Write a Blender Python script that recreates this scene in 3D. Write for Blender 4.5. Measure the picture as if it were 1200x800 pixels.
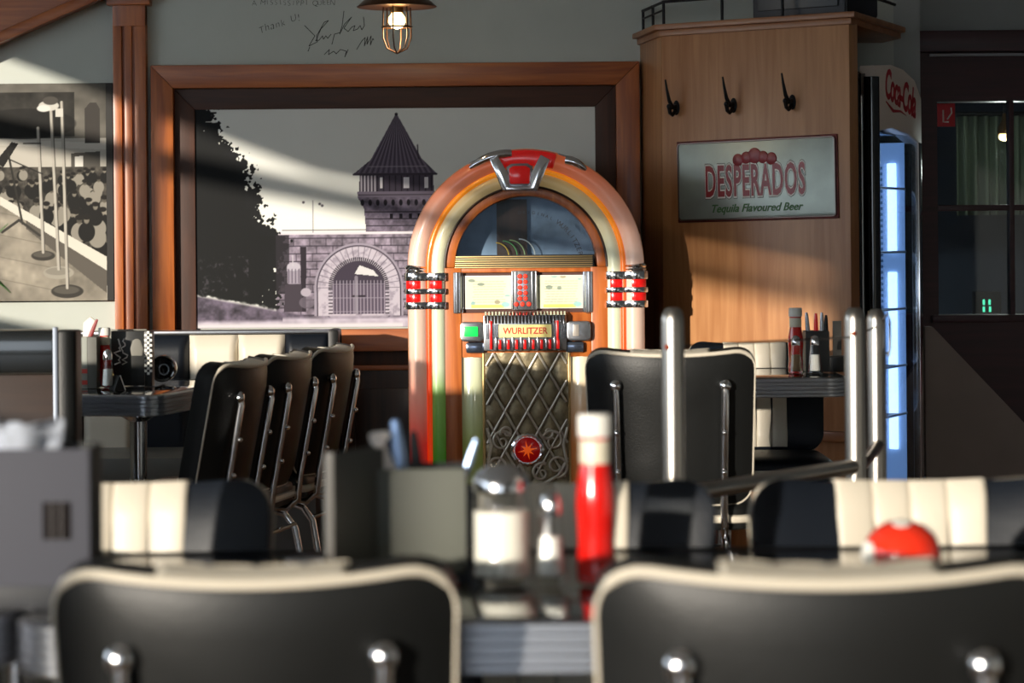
import bpy, bmesh, math, random
import numpy as np
from mathutils import Vector, Matrix
random.seed(4); RNG = np.random.RandomState(7)
for o in list(bpy.data.objects): bpy.data.objects.remove(o, do_unlink=True)
SC = bpy.context.scene; COL = SC.collection
PI = math.pi; R = math.radians
# ---------------------------------------------------------------- camera, sky, sun, exposure
F = 3000.0; CAMH = 1.18; ROLL = 0.0085; HY = 280.0
cam_d = bpy.data.cameras.new('camera'); cam = bpy.data.objects.new('camera', cam_d); COL.objects.link(cam)
cam.location = (0, 0, CAMH); cam.rotation_euler = (PI/2, ROLL, 0)
cam_d.sensor_width = 36; cam_d.lens = 36*F/1200; cam_d.shift_y = -(400-HY)/1200
cam_d.clip_start = 0.05; cam_d.clip_end = 200
cam_d.dof.use_dof = True; cam_d.dof.focus_distance = 9.0; cam_d.dof.aperture_fstop = 5.2
SC.camera = cam
w = bpy.data.worlds.new('sky'); SC.world = w; w.use_nodes = True
bg = w.node_tree.nodes['Background']; bg.inputs[0].default_value = (0.80, 0.90, 1.0, 1); bg.inputs[1].default_value = 3.5
SUN_AZ, SUN_EL = R(30), R(6)
sd = bpy.data.lights.new('sun', 'SUN'); sun = bpy.data.objects.new('sun', sd); COL.objects.link(sun)
sd.energy = 5.5; sd.color = (1.0, 0.91, 0.78); sd.angle = R(0.8)
dvec = Vector((math.sin(SUN_AZ)*math.cos(SUN_EL), math.cos(SUN_AZ)*math.cos(SUN_EL), -math.sin(SUN_EL)))
sun.rotation_euler = dvec.to_track_quat('-Z', 'Y').to_euler(); sun.location = (-8, -6, 5)
vs = SC.view_settings; vs.view_transform = 'Standard'; vs.look = 'None'; vs.gamma = 1.0; vs.use_curve_mapping = False
vs.exposure = 0.15

def P(px, py, D):
    dx, dy = px-600.0, HY-py
    c, s = math.cos(ROLL), math.sin(ROLL)
    return Vector(((dx*c+dy*s)/F*D, D, CAMH+(-dx*s+dy*c)/F*D))
def lin(c):
    return tuple((x/255/12.92 if x/255 <= .04045 else ((x/255+.055)/1.055)**2.4) for x in c)

# ---------------------------------------------------------------- materials
MATS = {}
def mat(name, col, rough=.5, metal=0, bump=0, bscale=80, var=0, vscale=6, emit=0, ecol=None, coat=0, spec=.5):
    if name in MATS: return MATS[name]
    m = bpy.data.materials.new(name); m.use_nodes = True; nt = m.node_tree; b = nt.nodes['Principled BSDF']
    c = lin(col); b.inputs['Base Color'].default_value = (*c, 1)
    b.inputs['Roughness'].default_value = rough; b.inputs['Metallic'].default_value = metal
    b.inputs['Specular IOR Level'].default_value = spec; b.inputs['Coat Weight'].default_value = coat
    tc = nt.nodes.new('ShaderNodeTexCoord')
    if var:
        n = nt.nodes.new('ShaderNodeTexNoise'); n.inputs['Scale'].default_value = vscale; n.inputs['Detail'].default_value = 4
        nt.links.new(tc.outputs['Object'], n.inputs['Vector'])
        r = nt.nodes.new('ShaderNodeValToRGB')
        r.color_ramp.elements[0].position = .3; r.color_ramp.elements[1].position = .7
        r.color_ramp.elements[0].color = (*[x*(1-var) for x in c], 1); r.color_ramp.elements[1].color = (*[min(1, x*(1+var)) for x in c], 1)
        nt.links.new(n.outputs['Fac'], r.inputs[0]); nt.links.new(r.outputs[0], b.inputs['Base Color'])
    if bump:
        n2 = nt.nodes.new('ShaderNodeTexNoise'); n2.inputs['Scale'].default_value = bscale; n2.inputs['Detail'].default_value = 3
        nt.links.new(tc.outputs['Object'], n2.inputs['Vector'])
        bp = nt.nodes.new('ShaderNodeBump'); bp.inputs['Strength'].default_value = bump; bp.inputs['Distance'].default_value = .004
        nt.links.new(n2.outputs['Fac'], bp.inputs['Height']); nt.links.new(bp.outputs[0], b.inputs['Normal'])
    if emit:
        b.inputs['Emission Color'].default_value = (*lin(ecol or col), 1); b.inputs['Emission Strength'].default_value = emit
    MATS[name] = m; return m
def wood(name, c1, c2, axis='Z', rough=.38, scale=9, stretch=.07, coat=.15):
    if name in MATS: return MATS[name]
    m = bpy.data.materials.new(name); m.use_nodes = True; nt = m.node_tree; b = nt.nodes['Principled BSDF']
    tc = nt.nodes.new('ShaderNodeTexCoord'); mp = nt.nodes.new('ShaderNodeMapping')
    mp.inputs['Scale'].default_value = {'X': (stretch, 1, 1), 'Y': (1, stretch, 1), 'Z': (1, 1, stretch)}[axis]
    nt.links.new(tc.outputs['Object'], mp.inputs[0])
    n = nt.nodes.new('ShaderNodeTexNoise'); n.inputs['Scale'].default_value = scale*6; n.inputs['Detail'].default_value = 6; n.inputs['Distortion'].default_value = .6
    nt.links.new(mp.outputs[0], n.inputs['Vector'])
    n2 = nt.nodes.new('ShaderNodeTexNoise'); n2.inputs['Scale'].default_value = scale; n2.inputs['Distortion'].default_value = 2.5
    nt.links.new(mp.outputs[0], n2.inputs['Vector'])
    mx = nt.nodes.new('ShaderNodeMath'); mx.operation = 'MULTIPLY_ADD'; mx.inputs[1].default_value = .55
    ad = nt.nodes.new('ShaderNodeMath'); ad.operation = 'MULTIPLY'; ad.inputs[1].default_value = .45
    nt.links.new(n2.outputs['Fac'], ad.inputs[0]); nt.links.new(n.outputs['Fac'], mx.inputs[0]); nt.links.new(ad.outputs[0], mx.inputs[2])
    r = nt.nodes.new('ShaderNodeValToRGB'); r.color_ramp.elements[0].position = .36; r.color_ramp.elements[1].position = .64
    r.color_ramp.elements[0].color = (*lin(c1), 1); r.color_ramp.elements[1].color = (*lin(c2), 1)
    nt.links.new(mx.outputs[0], r.inputs[0]); nt.links.new(r.outputs[0], b.inputs['Base Color'])
    bp = nt.nodes.new('ShaderNodeBump'); bp.inputs['Strength'].default_value = .12; bp.inputs['Distance'].default_value = .002
    nt.links.new(n.outputs['Fac'], bp.inputs['Height']); nt.links.new(bp.outputs[0], b.inputs['Normal'])
    b.inputs['Roughness'].default_value = rough; b.inputs['Coat Weight'].default_value = coat; b.inputs['Coat Roughness'].default_value = .25
    MATS[name] = m; return m
def ramp_mat(name, stops, emit=0, rough=.25, axis='Z'):
    """plastic tinted along the object's own height: stops [(height, colour)]"""
    m = bpy.data.materials.new(name); m.use_nodes = True; nt = m.node_tree; b = nt.nodes['Principled BSDF']
    tc = nt.nodes.new('ShaderNodeTexCoord'); sp = nt.nodes.new('ShaderNodeSeparateXYZ'); nt.links.new(tc.outputs['Object'], sp.inputs[0])
    lo, hi = stops[0][0], stops[-1][0]
    mr = nt.nodes.new('ShaderNodeMapRange'); mr.inputs[1].default_value = lo; mr.inputs[2].default_value = hi
    nt.links.new(sp.outputs[axis], mr.inputs[0])
    r = nt.nodes.new('ShaderNodeValToRGB'); el = r.color_ramp.elements
    while len(el) < len(stops): el.new(.5)
    for e, (z, c) in zip(el, stops): e.position = (z-lo)/(hi-lo)
    for e, (z, c) in zip(el, stops): e.color = (*lin(c), 1)
    nt.links.new(mr.outputs[0], r.inputs[0]); nt.links.new(r.outputs[0], b.inputs['Base Color'])
    b.inputs['Roughness'].default_value = rough; b.inputs['Coat Weight'].default_value = .4
    if emit:
        nt.links.new(r.outputs[0], b.inputs['Emission Color']); b.inputs['Emission Strength'].default_value = emit
    MATS[name] = m; return m
def glass_mat(name, tint=(1, 1, 1), fac=.12, rough=.02):
    if name in MATS: return MATS[name]
    m = bpy.data.materials.new(name); m.use_nodes = True; nt = m.node_tree; nt.nodes.clear()
    out = nt.nodes.new('ShaderNodeOutputMaterial'); mx = nt.nodes.new('ShaderNodeMixShader')
    t = nt.nodes.new('ShaderNodeBsdfTransparent'); t.inputs[0].default_value = (*tint, 1)
    g = nt.nodes.new('ShaderNodeBsdfGlossy'); g.inputs['Roughness'].default_value = rough
    fr0 = nt.nodes.new('ShaderNodeLayerWeight'); fr0.inputs[0].default_value = .5
    fr = nt.nodes.new('ShaderNodeMath'); fr.operation = 'POWER'; fr.inputs[1].default_value = 4.0; nt.links.new(fr0.outputs['Facing'], fr.inputs[0])
    ad = nt.nodes.new('ShaderNodeMath'); ad.operation = 'ADD'; ad.inputs[1].default_value = fac; ad.use_clamp = True
    nt.links.new(fr.outputs[0], ad.inputs[0]); nt.links.new(ad.outputs[0], mx.inputs[0])
    nt.links.new(t.outputs[0], mx.inputs[1]); nt.links.new(g.outputs[0], mx.inputs[2]); nt.links.new(mx.outputs[0], out.inputs[0])
    MATS[name] = m; return m
def vcol_mat(name, rough=.5, metal=0, coat=0):
    m = bpy.data.materials.new(name); m.use_nodes = True; nt = m.node_tree; b = nt.nodes['Principled BSDF']
    a = nt.nodes.new('ShaderNodeVertexColor'); a.layer_name = 'Col'; nt.links.new(a.outputs[0], b.inputs['Base Color'])
    b.inputs['Roughness'].default_value = rough; b.inputs['Metallic'].default_value = metal; b.inputs['Coat Weight'].default_value = coat; b.inputs['Specular IOR Level'].default_value = .12
    return m
CHROME = mat('chrome', (225, 225, 228), .12, 1); STEEL = mat('brushed_steel', (170, 165, 158), .32, 1, bump=.03, bscale=200)
DCHROME = mat('dark_chrome', (165, 167, 172), .26, .95)
BLACKV = mat('black_vinyl', (22, 23, 23), .42, 0, bump=.15, bscale=260, spec=.3)
NAVYV = mat('blue_black_vinyl', (18, 23, 31), .42, 0, bump=.15, bscale=260, spec=.3)
CREAM = mat('cream_vinyl', (206, 197, 180), .42, 0, bump=.08, bscale=200)
WALLM = mat('grey_green_plaster', (178, 182, 174), .85, bump=.06, bscale=60, var=.03)
WALLD = mat('grey_plaster', (158, 162, 160), .85, bump=.06, bscale=60, var=.03)
WOODF = wood('oak_frame_z', (130, 62, 19), (176, 98, 40), 'Z'); WOODX = wood('oak_frame_x', (130, 62, 19), (176, 98, 40), 'X')
WOODD = wood('dark_wainscot', (44, 26, 18), (66, 40, 28), 'Z'); WOODI = wood('dark_inner_frame', (50, 26, 15), (74, 40, 23), 'Z', rough=.6, coat=0); WOODIX = wood('dark_inner_frame_x', (50, 26, 15), (74, 40, 23), 'X', rough=.6, coat=0)  # inner frame's recess shade is put into its darker wood colour
WOODC = wood('light_oak_cabinet', (152, 100, 60), (180, 130, 86), 'Z', rough=.42, scale=6)
WOODCX = wood('light_oak_cabinet_x', (130, 80, 44), (158, 106, 64), 'X', rough=.42, scale=6)
WOODJ = wood('orange_jukebox_wood', (158, 78, 28), (190, 108, 48), 'Z', rough=.3)
BURG = wood('burgundy_stain', (48, 13, 20), (66, 22, 30), 'X', rough=.5)
REDP = mat('red_plastic', (214, 22, 20), .2, coat=.5, emit=.15); BLACK = mat('black_paint', (14, 14, 15), .4)
WHITEP = mat('white_plastic', (228, 226, 218), .35)
GREYF = mat('grey_board', (112, 114, 112), .7, bump=.05); DGREY = mat('dark_grey_board', (48, 50, 50), .6)
KETCH = mat('tomato_red', (206, 22, 14), .16, coat=.6)

# ---------------------------------------------------------------- mesh builder
class MB:
    def __init__(s): s.v = []; s.f = []
    def add(s, vs, fs, M=None):
        o = len(s.v)
        s.v += [tuple(M @ Vector(v)) if M is not None else tuple(v) for v in vs]
        s.f += [tuple(i+o for i in f) for f in fs]; return s
    def box(s, x0, x1, y0, y1, z0, z1, M=None):
        return s.add([(x0,y0,z0),(x1,y0,z0),(x1,y1,z0),(x0,y1,z0),(x0,y0,z1),(x1,y0,z1),(x1,y1,z1),(x0,y1,z1)],
                     [(3,2,1,0),(4,5,6,7),(0,1,5,4),(1,2,6,5),(2,3,7,6),(3,0,4,7)], M)
    def tube(s, pts, r, n=10, cap=True, closed=False, M=None):
        pts = [Vector(p) for p in pts]; N = len(pts); rr = r if isinstance(r, (list, tuple)) else [r]*N
        vs, fs = [], []
        t0 = (pts[1]-pts[0]).normalized(); ref = Vector((0,0,1)) if abs(t0.z) < .9 else Vector((1,0,0))
        nrm = (ref - t0*ref.dot(t0)).normalized()
        for i, p in enumerate(pts):
            if closed: t = (pts[(i+1)%N]-pts[i-1]).normalized()
            else: t = (pts[min(i+1,N-1)]-pts[max(i-1,0)]).normalized()
            nrm = (nrm - t*nrm.dot(t)).normalized(); b = t.cross(nrm)
            for k in range(n):
                a = 2*PI*k/n; vs.append(p+(nrm*math.cos(a)+b*math.sin(a))*rr[i])
        for i in range(N if closed else N-1):
            j = (i+1) % N
            for k in range(n):
                l = (k+1) % n; fs.append((i*n+k, i*n+l, j*n+l, j*n+k))
        if cap and not closed:
            fs.append(tuple(range(n-1,-1,-1))); fs.append(tuple((N-1)*n+k for k in range(n)))
        return s.add(vs, fs, M)
    def lathe(s, prof, n=24, M=None, ribs=0, ribd=0):
        vs, fs = [], []; N = len(prof)
        for r, z in prof:
            for k in range(n):
                a = 2*PI*k/n; q = r*(1+(ribd*math.cos(ribs*a) if ribs else 0)); vs.append((q*math.cos(a), q*math.sin(a), z))
        for i in range(N-1):
            for k in range(n):
                l = (k+1) % n; fs.append((i*n+k, i*n+l, (i+1)*n+l, (i+1)*n+k))
        if prof[0][0] > 1e-5: fs.append(tuple(range(n-1,-1,-1)))
        if prof[-1][0] > 1e-5: fs.append(tuple((N-1)*n+k for k in range(n)))
        return s.add(vs, fs, M)
    def prism(s, poly, a0, a1, plane='xz', M=None):
        # poly in plane, extruded along the third axis
        f = {'xz': lambda u, v, w: (u, w, v), 'xy': lambda u, v, w: (u, v, w), 'yz': lambda u, v, w: (w, u, v)}[plane]
        n = len(poly); vs = [f(u, v, a0) for u, v in poly]+[f(u, v, a1) for u, v in poly]
        fs = [tuple(range(n)), tuple(range(2*n-1, n-1, -1))]+[(i, i+n, (i+1) % n+n, (i+1) % n) for i in range(n)]
        return s.add(vs, fs, M)
    def ring(s, outer, inner, a0, a1, closed=False, M=None):
        # strip between two polylines in xz, extruded along y
        n = len(outer); vs = [(u, a0, v) for u, v in outer]+[(u, a0, v) for u, v in inner]+[(u, a1, v) for u, v in outer]+[(u, a1, v) for u, v in inner]
        fs = []
        for i in range(n if closed else n-1):
            j = (i+1) % n
            fs += [(i, j, n+j, n+i), (2*n+i, 3*n+i, 3*n+j, 2*n+j), (i, 2*n+i, 2*n+j, j), (n+i, n+j, 3*n+j, 3*n+i)]
        if not closed: fs += [(0, n, 3*n, 2*n), (n-1, 3*n-1, 4*n-1, 2*n-1)]
        return s.add(vs, fs, M)
    def grid(s, fn, nu, nv, M=None):
        vs = [fn(i/nu, j/nv) for j in range(nv+1) for i in range(nu+1)]
        fs = [(j*(nu+1)+i, j*(nu+1)+i+1, (j+1)*(nu+1)+i+1, (j+1)*(nu+1)+i) for j in range(nv) for i in range(nu)]
        return s.add(vs, fs, M)
    def sphere(s, c, r, n=14, M=None, sc=(1,1,1)):
        prof = [(r*math.sin(PI*i/n), -r*math.cos(PI*i/n)) for i in range(n+1)]
        prof[0] = (1e-6, -r); prof[-1] = (1e-6, r)
        T = Matrix.Translation(Vector(c)) @ Matrix.Diagonal((*sc, 1))
        return s.lathe(prof, n*2, (M @ T) if M is not None else T)
    def mesh(s, name, bevel=0, seg=2, ang=32, smooth=True):
        me = bpy.data.meshes.new(name); me.from_pydata(s.v, [], s.f)
        bm = bmesh.new(); bm.from_mesh(me)
        bmesh.ops.remove_doubles(bm, verts=bm.verts, dist=1e-6)
        bmesh.ops.recalc_face_normals(bm, faces=bm.faces)
        if bevel:
            es = [e for e in bm.edges if len(e.link_faces) == 2 and e.calc_face_angle(0) > R(30)]
            bmesh.ops.bevel(bm, geom=es, offset=bevel, segments=seg, profile=.6, affect='EDGES', clamp_overlap=True)
        bm.to_mesh(me); bm.free()
        if smooth:
            me.shade_smooth(); me.set_sharp_from_angle(angle=R(ang))
        return me
    def build(s, name, m, parent=None, bevel=0, seg=2, smooth=True, ang=32):
        me = s.mesh(name, bevel, seg, ang, smooth); me.materials.append(m)
        o = bpy.data.objects.new(name, me); COL.objects.link(o)
        if parent is not None: o.parent = parent
        return o
def tag(o, label=None, cat=None, group=None, kind=None):
    if label: o['label'] = label
    if cat: o['category'] = cat
    if group: o['group'] = group
    if kind: o['kind'] = kind
    return o
def empty(name, loc, rz=0, label=None, cat=None, group=None, kind=None):
    o = bpy.data.objects.new(name, None); COL.objects.link(o); o.location = loc; o.rotation_euler = (0, 0, rz); o.empty_display_size = .05
    return tag(o, label, cat, group, kind)
def struct(name, mb, m, parent=None, bevel=0):
    o = mb.build(name, m, parent, bevel)
    if parent is None: o['kind'] = 'structure'
    return o
def arc(cx, cz, r, a0, a1, n):
    return [(cx+r*math.cos(R(a0+(a1-a0)*i/n)), cz+r*math.sin(R(a0+(a1-a0)*i/n))) for i in range(n+1)]
def rrect(w, h, r, n=5, cx=0, cy=0):
    pts = []
    for sx, sy, a in ((1,1,0), (-1,1,90), (-1,-1,180), (1,-1,270)):
        for i in range(n+1):
            t = R(a+90*i/n); pts.append((cx+sx*(w/2-r)+r*math.cos(t), cy+sy*(h/2-r)+r*math.sin(t)))
    return pts
def dense(pl, step=.025):
    out = []
    for i, p in enumerate(pl):
        q = pl[(i+1) % len(pl)]; k_ = max(1, int(math.hypot(q[0]-p[0], q[1]-p[1])/step)); out += [(p[0]+(q[0]-p[0])*j/k_, p[1]+(q[1]-p[1])*j/k_) for j in range(k_)]
    return out
def text_mesh(txt, size, shear=0, offset=0, extrude=.0006, sx=1.0, spacing=1.0):
    cu = bpy.data.curves.new('lettering', 'FONT'); cu.body = txt; cu.size = size; cu.shear = shear; cu.offset = offset; cu.extrude = extrude
    cu.align_x = 'CENTER'; cu.align_y = 'CENTER'; cu.space_character = spacing; cu.resolution_u = 3
    ob = bpy.data.objects.new('lettering', cu); COL.objects.link(ob)
    dg = bpy.context.evaluated_depsgraph_get(); dg.update()
    me = bpy.data.meshes.new_from_object(ob.evaluated_get(dg)); bpy.data.objects.remove(ob, do_unlink=True)
    vs = [(v.co.x*sx, -v.co.z, v.co.y) for v in me.vertices]; fs = [tuple(p.vertices) for p in me.polygons]
    bpy.data.meshes.remove(me); return vs, fs
def text(name, txt, size, m, parent, loc, **k):
    vs, fs = text_mesh(txt, size, **k); mb = MB(); mb.add(vs, fs, Matrix.Translation(Vector(loc))); return mb.build(name, m, parent, smooth=False)
# flat prints: a fine sheet whose points carry the printed colour
def print_sheet(name, img, W, H, m, parent, loc):
    h, w_, _ = img.shape
    xs = np.linspace(-W/2, W/2, w_); zs = np.linspace(H/2, -H/2, h)
    co = np.zeros((h, w_, 3), np.float32); co[..., 0] = xs[None]; co[..., 2] = zs[:, None]; co += np.array(loc, np.float32)
    idx = np.arange(h*w_).reshape(h, w_)
    q = np.stack([idx[1:, :-1], idx[1:, 1:], idx[:-1, 1:], idx[:-1, :-1]], -1).reshape(-1, 4)
    me = bpy.data.meshes.new(name); me.vertices.add(h*w_); me.vertices.foreach_set('co', co.ravel())
    me.loops.add(q.size); me.loops.foreach_set('vertex_index', q.ravel().astype(np.int32))
    me.polygons.add(len(q)); me.polygons.foreach_set('loop_start', np.arange(0, q.size, 4, dtype=np.int32))
    me.update(calc_edges=True)
    c = np.clip(img, 0, 255)/255.0; c = np.where(c <= .04045, c/12.92, ((c+.055)/1.055)**2.4)
    at = me.color_attributes.new('Col', 'FLOAT_COLOR', 'POINT'); rgba = np.ones((h*w_, 4), np.float32); rgba[:, :3] = c.reshape(-1, 3)
    at.data.foreach_set('color', rgba.ravel()); me.materials.append(m)
    o = bpy.data.objects.new(name, me); COL.objects.link(o)
    if parent is not None: o.parent = parent
    return o
def vnoise(h, w_, cell, octaves=3):
    out = np.zeros((h, w_)); amp = 1; tot = 0
    for k in range(octaves):
        c = max(1.0, cell/2**k); gh, gw = int(h/c)+3, int(w_/c)+3; g = RNG.rand(gh, gw)
        y = np.arange(h)/c; x = np.arange(w_)/c; y0 = y.astype(int); x0 = x.astype(int); fy = (y-y0)[:, None]; fx = (x-x0)[None]
        a = g[np.ix_(y0, x0)]; b = g[np.ix_(y0, x0+1)]; c_ = g[np.ix_(y0+1, x0)]; d = g[np.ix_(y0+1, x0+1)]
        out += amp*((a*(1-fx)+b*fx)*(1-fy)+(c_*(1-fx)+d*fx)*fy); tot += amp; amp *= .6
    return out/tot
class Canvas:
    def __init__(s, x0, x1, y0, y1, k):
        s.w = int((x1-x0)*k); s.h = int((y1-y0)*k); s.X, s.Y = np.meshgrid(np.linspace(x0, x1, s.w), np.linspace(y0, y1, s.h)); s.k = k
        s.img = np.zeros((s.h, s.w, 3))
    def fill(s, mask, col):
        mask = np.clip(mask, 0, 1)[..., None]; s.img = s.img*(1-mask)+np.array(col, float)*mask if np.ndim(col) < 2 else s.img*(1-mask)+col*mask
    def poly(s, pts):
        ins = np.zeros(s.X.shape, bool); n = len(pts)
        for i in range(n):
            x1, y1 = pts[i]; x2, y2 = pts[(i+1) % n]
            if y1 == y2: continue
            c = ((y1 > s.Y) != (y2 > s.Y)) & (s.X < (x2-x1)*(s.Y-y1)/(y2-y1)+x1); ins ^= c
        return ins.astype(float)
    def line(s, x1, y1, x2, y2, wd):
        dx, dy = x2-x1, y2-y1; t = np.clip(((s.X-x1)*dx+(s.Y-y1)*dy)/(dx*dx+dy*dy+1e-9), 0, 1)
        d = np.hypot(s.X-x1-t*dx, s.Y-y1-t*dy); return np.clip((wd/2-d)*s.k+.5, 0, 1)
    def disc(s, cx, cy, rx, ry=None):
        ry = ry or rx; return np.clip((1-np.hypot((s.X-cx)/rx, (s.Y-cy)/ry))*min(rx, ry)*s.k+.5, 0, 1)
    def noise(s, cell, o=3): return vnoise(s.h, s.w, cell*s.k, o)

# ================================================================ SETTING
YB = 9.75
struct('floor', MB().box(-3.5, 4.2, -8, 13.2, -.1, 0), wood('floor_oak', (120, 88, 60), (158, 122, 88), 'X', rough=.35, scale=3))
struct('ceiling', MB().box(-3.6, 4.3, -8, 13.2, 3.0, 3.12), mat('ceiling_white', (208, 206, 198), .9))
# wall_left: window band with sill, rising header, transom rail and mullions (daylight source, shaped to fit the sun patches)
m = MB()
m.box(-3.7, -3.5, -8, 13.2, 0, 1.22); m.box(-3.7, -3.5, 8.4, 13.2, 1.22, 3.0)
m.prism([(-8, 2.05), (4.6, 2.05), (7.1, 2.3), (8.4, 2.3), (8.4, 3.0), (-8, 3.0)], -3.7, -3.5, 'yz')
struct('wall_left', m, WALLM)
m = MB(); m.box(-3.64, -3.56, -8, 8.4, 1.92, 2.0)
for ym, wd in ((5.85, .09), (.42, .64), (-2.6, .12), (-6.0, .12)): m.box(-3.64, -3.56, ym-wd/2, ym+wd/2, 1.22, 2.3)  # widest mullion is an unseen blocker added to keep sun off the right wall
struct('window_1', m, mat('window_frame_grey', (90, 88, 84), .5))
struct('wall_right', MB().box(4.0, 4.2, -8, 13.2, 0, 3.0), WALLD)
m = MB(); m.box(-3.5, 4.0, -8.15, -8, 0, .6); m.box(-3.5, 4.0, -8.15, -8, 2.6, 3.0); m.box(-3.5, -2.9, -8.15, -8, .6, 2.6); m.box(.2, 4.0, -8.15, -8, .6, 2.6)
struct('wall_rear', m, mat('rear_white_paint', (214, 212, 206), .8))
struct('wall_back', MB().box(-3.5, 1.46, YB, YB+.15, 0, 3.0), WALLM)
struct('wall_return', MB().box(1.46, 1.56, YB, 10.3, 0, 3.0), WALLD)

def bp(px, py): q = P(px, py, YB); return q.x, q.z
# pilaster with two flutes
x0, _ = bp(136, 250); x1, _ = bp(174.5, 250)
wd = x1-x0; f0 = x0+wd*.31; f1 = x0+wd*.62; g = .011
m = MB(); m.box(x0, f0-g/2, YB-.05, YB, 0, 2.95); m.box(f0+g/2, f1-g/2, YB-.05, YB, 0, 2.95); m.box(f1+g/2, x1, YB-.05, YB, 0, 2.95)
zt = bp(150, 32)[1]; m.box(x0, x1, YB-.052, YB, zt, 2.95); m.box(x0, x1, YB-.035, YB, 0, 2.95); m.box(x0, x1, YB-.052, YB, 0, .8)
pil = struct('trim_1', m, WOODF, bevel=.003)
zc = bp(150, 8)[1]
struct('trim_2', MB().box(x0-.02, x1+.02, YB-.075, YB, zc, zc+.16), WOODX, bevel=.006)
# sloping beam
m = MB(); m.prism([bp(-120, 106), bp(133, -4), bp(133, -90), bp(-120, 20)], YB-.12, YB, 'xz')
struct('trim_3', m, WOODX, bevel=.01)
m = MB(); m.prism([bp(-120, 110), bp(133, 0), bp(133, -14), bp(-120, 96)], YB-.15, YB-.12, 'xz')
struct('trim_4', m, WOODX, bevel=.008)
# wainscot under the mural
m = MB(); xa, zt = bp(176, 432); xb, _ = bp(775, 432)
m.box(xa, xb, YB-.012, YB, 0, zt)
wc = struct('wainscot', m, WOODD)
for a, b, c, d in ((xa, xb, zt-.012, zt+.008),): MB().box(a, b, YB-.03, YB, c, d).build('rail', WOODX, wc, .003)
for i in range(5):
    MB().box(xa+.06+i*.36, xa+.36+i*.36, YB-.024, YB-.012, .12, zt-.08).build('panel', WOODD, wc, .006)
MB().box(xa, xb, YB-.03, YB, 0, .1).build('skirting', WOODD, wc, .004)
zs = bp(400, 411)[1]
MB().box(xa, xb, YB-.02, YB, zt+.008, zs).build('upper_rail', WOODI, wc, .002)
# right dark wall with window into the next room
YR = 10.3
def rp(px, py, Y=YR): q = P(px, py, Y); return q.x, q.z
wx0, wz1 = rp(1098, 119); _, wz0 = rp(1098, 369); wx1 = rp(1300, 200)[0]
m = MB(); m.box(1.46, wx0, YR, YR+.12, 0, 2.0); m.box(wx1, 4.0, YR, YR+.12, 0, 2.0); m.box(wx0, wx1, YR, YR+.12, 0, wz0); m.box(wx0, wx1, YR, YR+.12, wz1, 2.0)
struct('wall_window', m, BURG)
struct('wall_upper', MB().box(1.46, 4.0, YR, YR+.12, 2.0, 3.0), WALLD)
zb0, zb1 = rp(1100, 62)[1], rp(1100, 37)[1]
struct('trim_5', MB().box(1.46, 4.0, YR-.06, YR, zb0, zb1), BURG, bevel=.006)
struct('trim_6', MB().box(rp(1088, 65)[0], 4.0, YR-.04, YR-.02, zb0-.016, zb0-.006), mat('pale_edge', (150, 150, 156), .4))
win = empty('window_2', (0, 0, 0), kind='structure')
vx0, vx1 = rp(1182, 200)[0], rp(1188, 200)[0]; hz0, hz1 = rp(1140, 247)[1], rp(1140, 240)[1]
MB().box(vx0, vx1, YR-.01, YR+.05, wz0, wz1).build('mullion', BURG, win, .003)
MB().box(wx0, wx1, YR-.008, YR+.048, hz0, hz1).build('transom', BURG, win, .003)
MB().box(wx0-.03, wx1, YR-.03, YR+.02, wz0-.03, wz0).build('sill', BURG, win, .004)
PANE = glass_mat('tinted_pane', (.55, .62, .66), .03)
for a, b in ((wx0, vx0), (vx1, wx1)):
    for c, d in ((wz0, hz0), (hz1, wz1)): MB().box(a, b, YR+.02, YR+.026, c, d).build('pane', PANE, win, smooth=False)
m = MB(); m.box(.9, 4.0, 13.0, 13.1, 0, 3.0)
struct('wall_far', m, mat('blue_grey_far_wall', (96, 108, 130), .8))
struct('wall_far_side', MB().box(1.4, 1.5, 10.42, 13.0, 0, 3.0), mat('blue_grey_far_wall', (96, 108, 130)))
# stair cheek wall: grey slope
sx0, sz = P(1084, 383, 9.95)[0], P(1084, 383, 9.95)[2]; sx1, sz1 = P(1200, 500, 9.95)[0], P(1200, 500, 9.95)[2]
sl = (sz-sz1)/(sx1-sx0)
struct('wall_stair', MB().prism([(sx0, 0), (sx0+sz/sl, 0), (sx0+.03, sz), (sx0, sz)], 9.95, 10.04, 'xz'), mat('taupe_plaster', (156, 140, 132), .8, var=.05))

# ================================================================ MURAL in its wooden frame
fr = empty('framed_mural', (0, YB-.002, 0), label='black and white photo mural of a stone gate tower in a wide oak frame', cat='picture')
def fp(px, py): q = P(px, py, YB-.04); return q.x, q.z
ox0, oz1 = fp(177, 77); ox1, _ = fp(749, 77); oz0 = fp(460, 411)[1]
ix0, iz1 = fp(203.5, 104); ix1, _ = fp(721.5, 104); iz0 = fp(460, 385)[1]
def member(poly, y0, y1, mt, nm): MB().prism(poly, y0, y1, 'xz').build(nm, mt, fr, .004)
member([(ox0, oz0), (ix0, iz0), (ix0, iz1), (ox0, oz1)], -.06, 0, WOODF, 'stile')
member([(ix1, iz0), (ox1, oz0), (ox1, oz1), (ix1, iz1)], -.06, 0, WOODF, 'stile')
member([(ox0, oz1), (ix0, iz1), (ix1, iz1), (ox1, oz1)], -.06, 0, WOODX, 'rail')
member([(ox0, oz0), (ox1, oz0), (ix1, iz0), (ix0, iz0)], -.06, 0, WOODX, 'rail')
mx0, mz1 = P(229, 129, YB)[0], P(229, 129, YB)[2]; mx1 = P(697, 129, YB)[0]; mz0 = P(400, 383, YB)[2]
member([(ix0, iz0), (mx0, iz0), (mx0, mz1), (ix0, iz1)], -.022, 0, WOODI, 'inner_stile')
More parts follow.
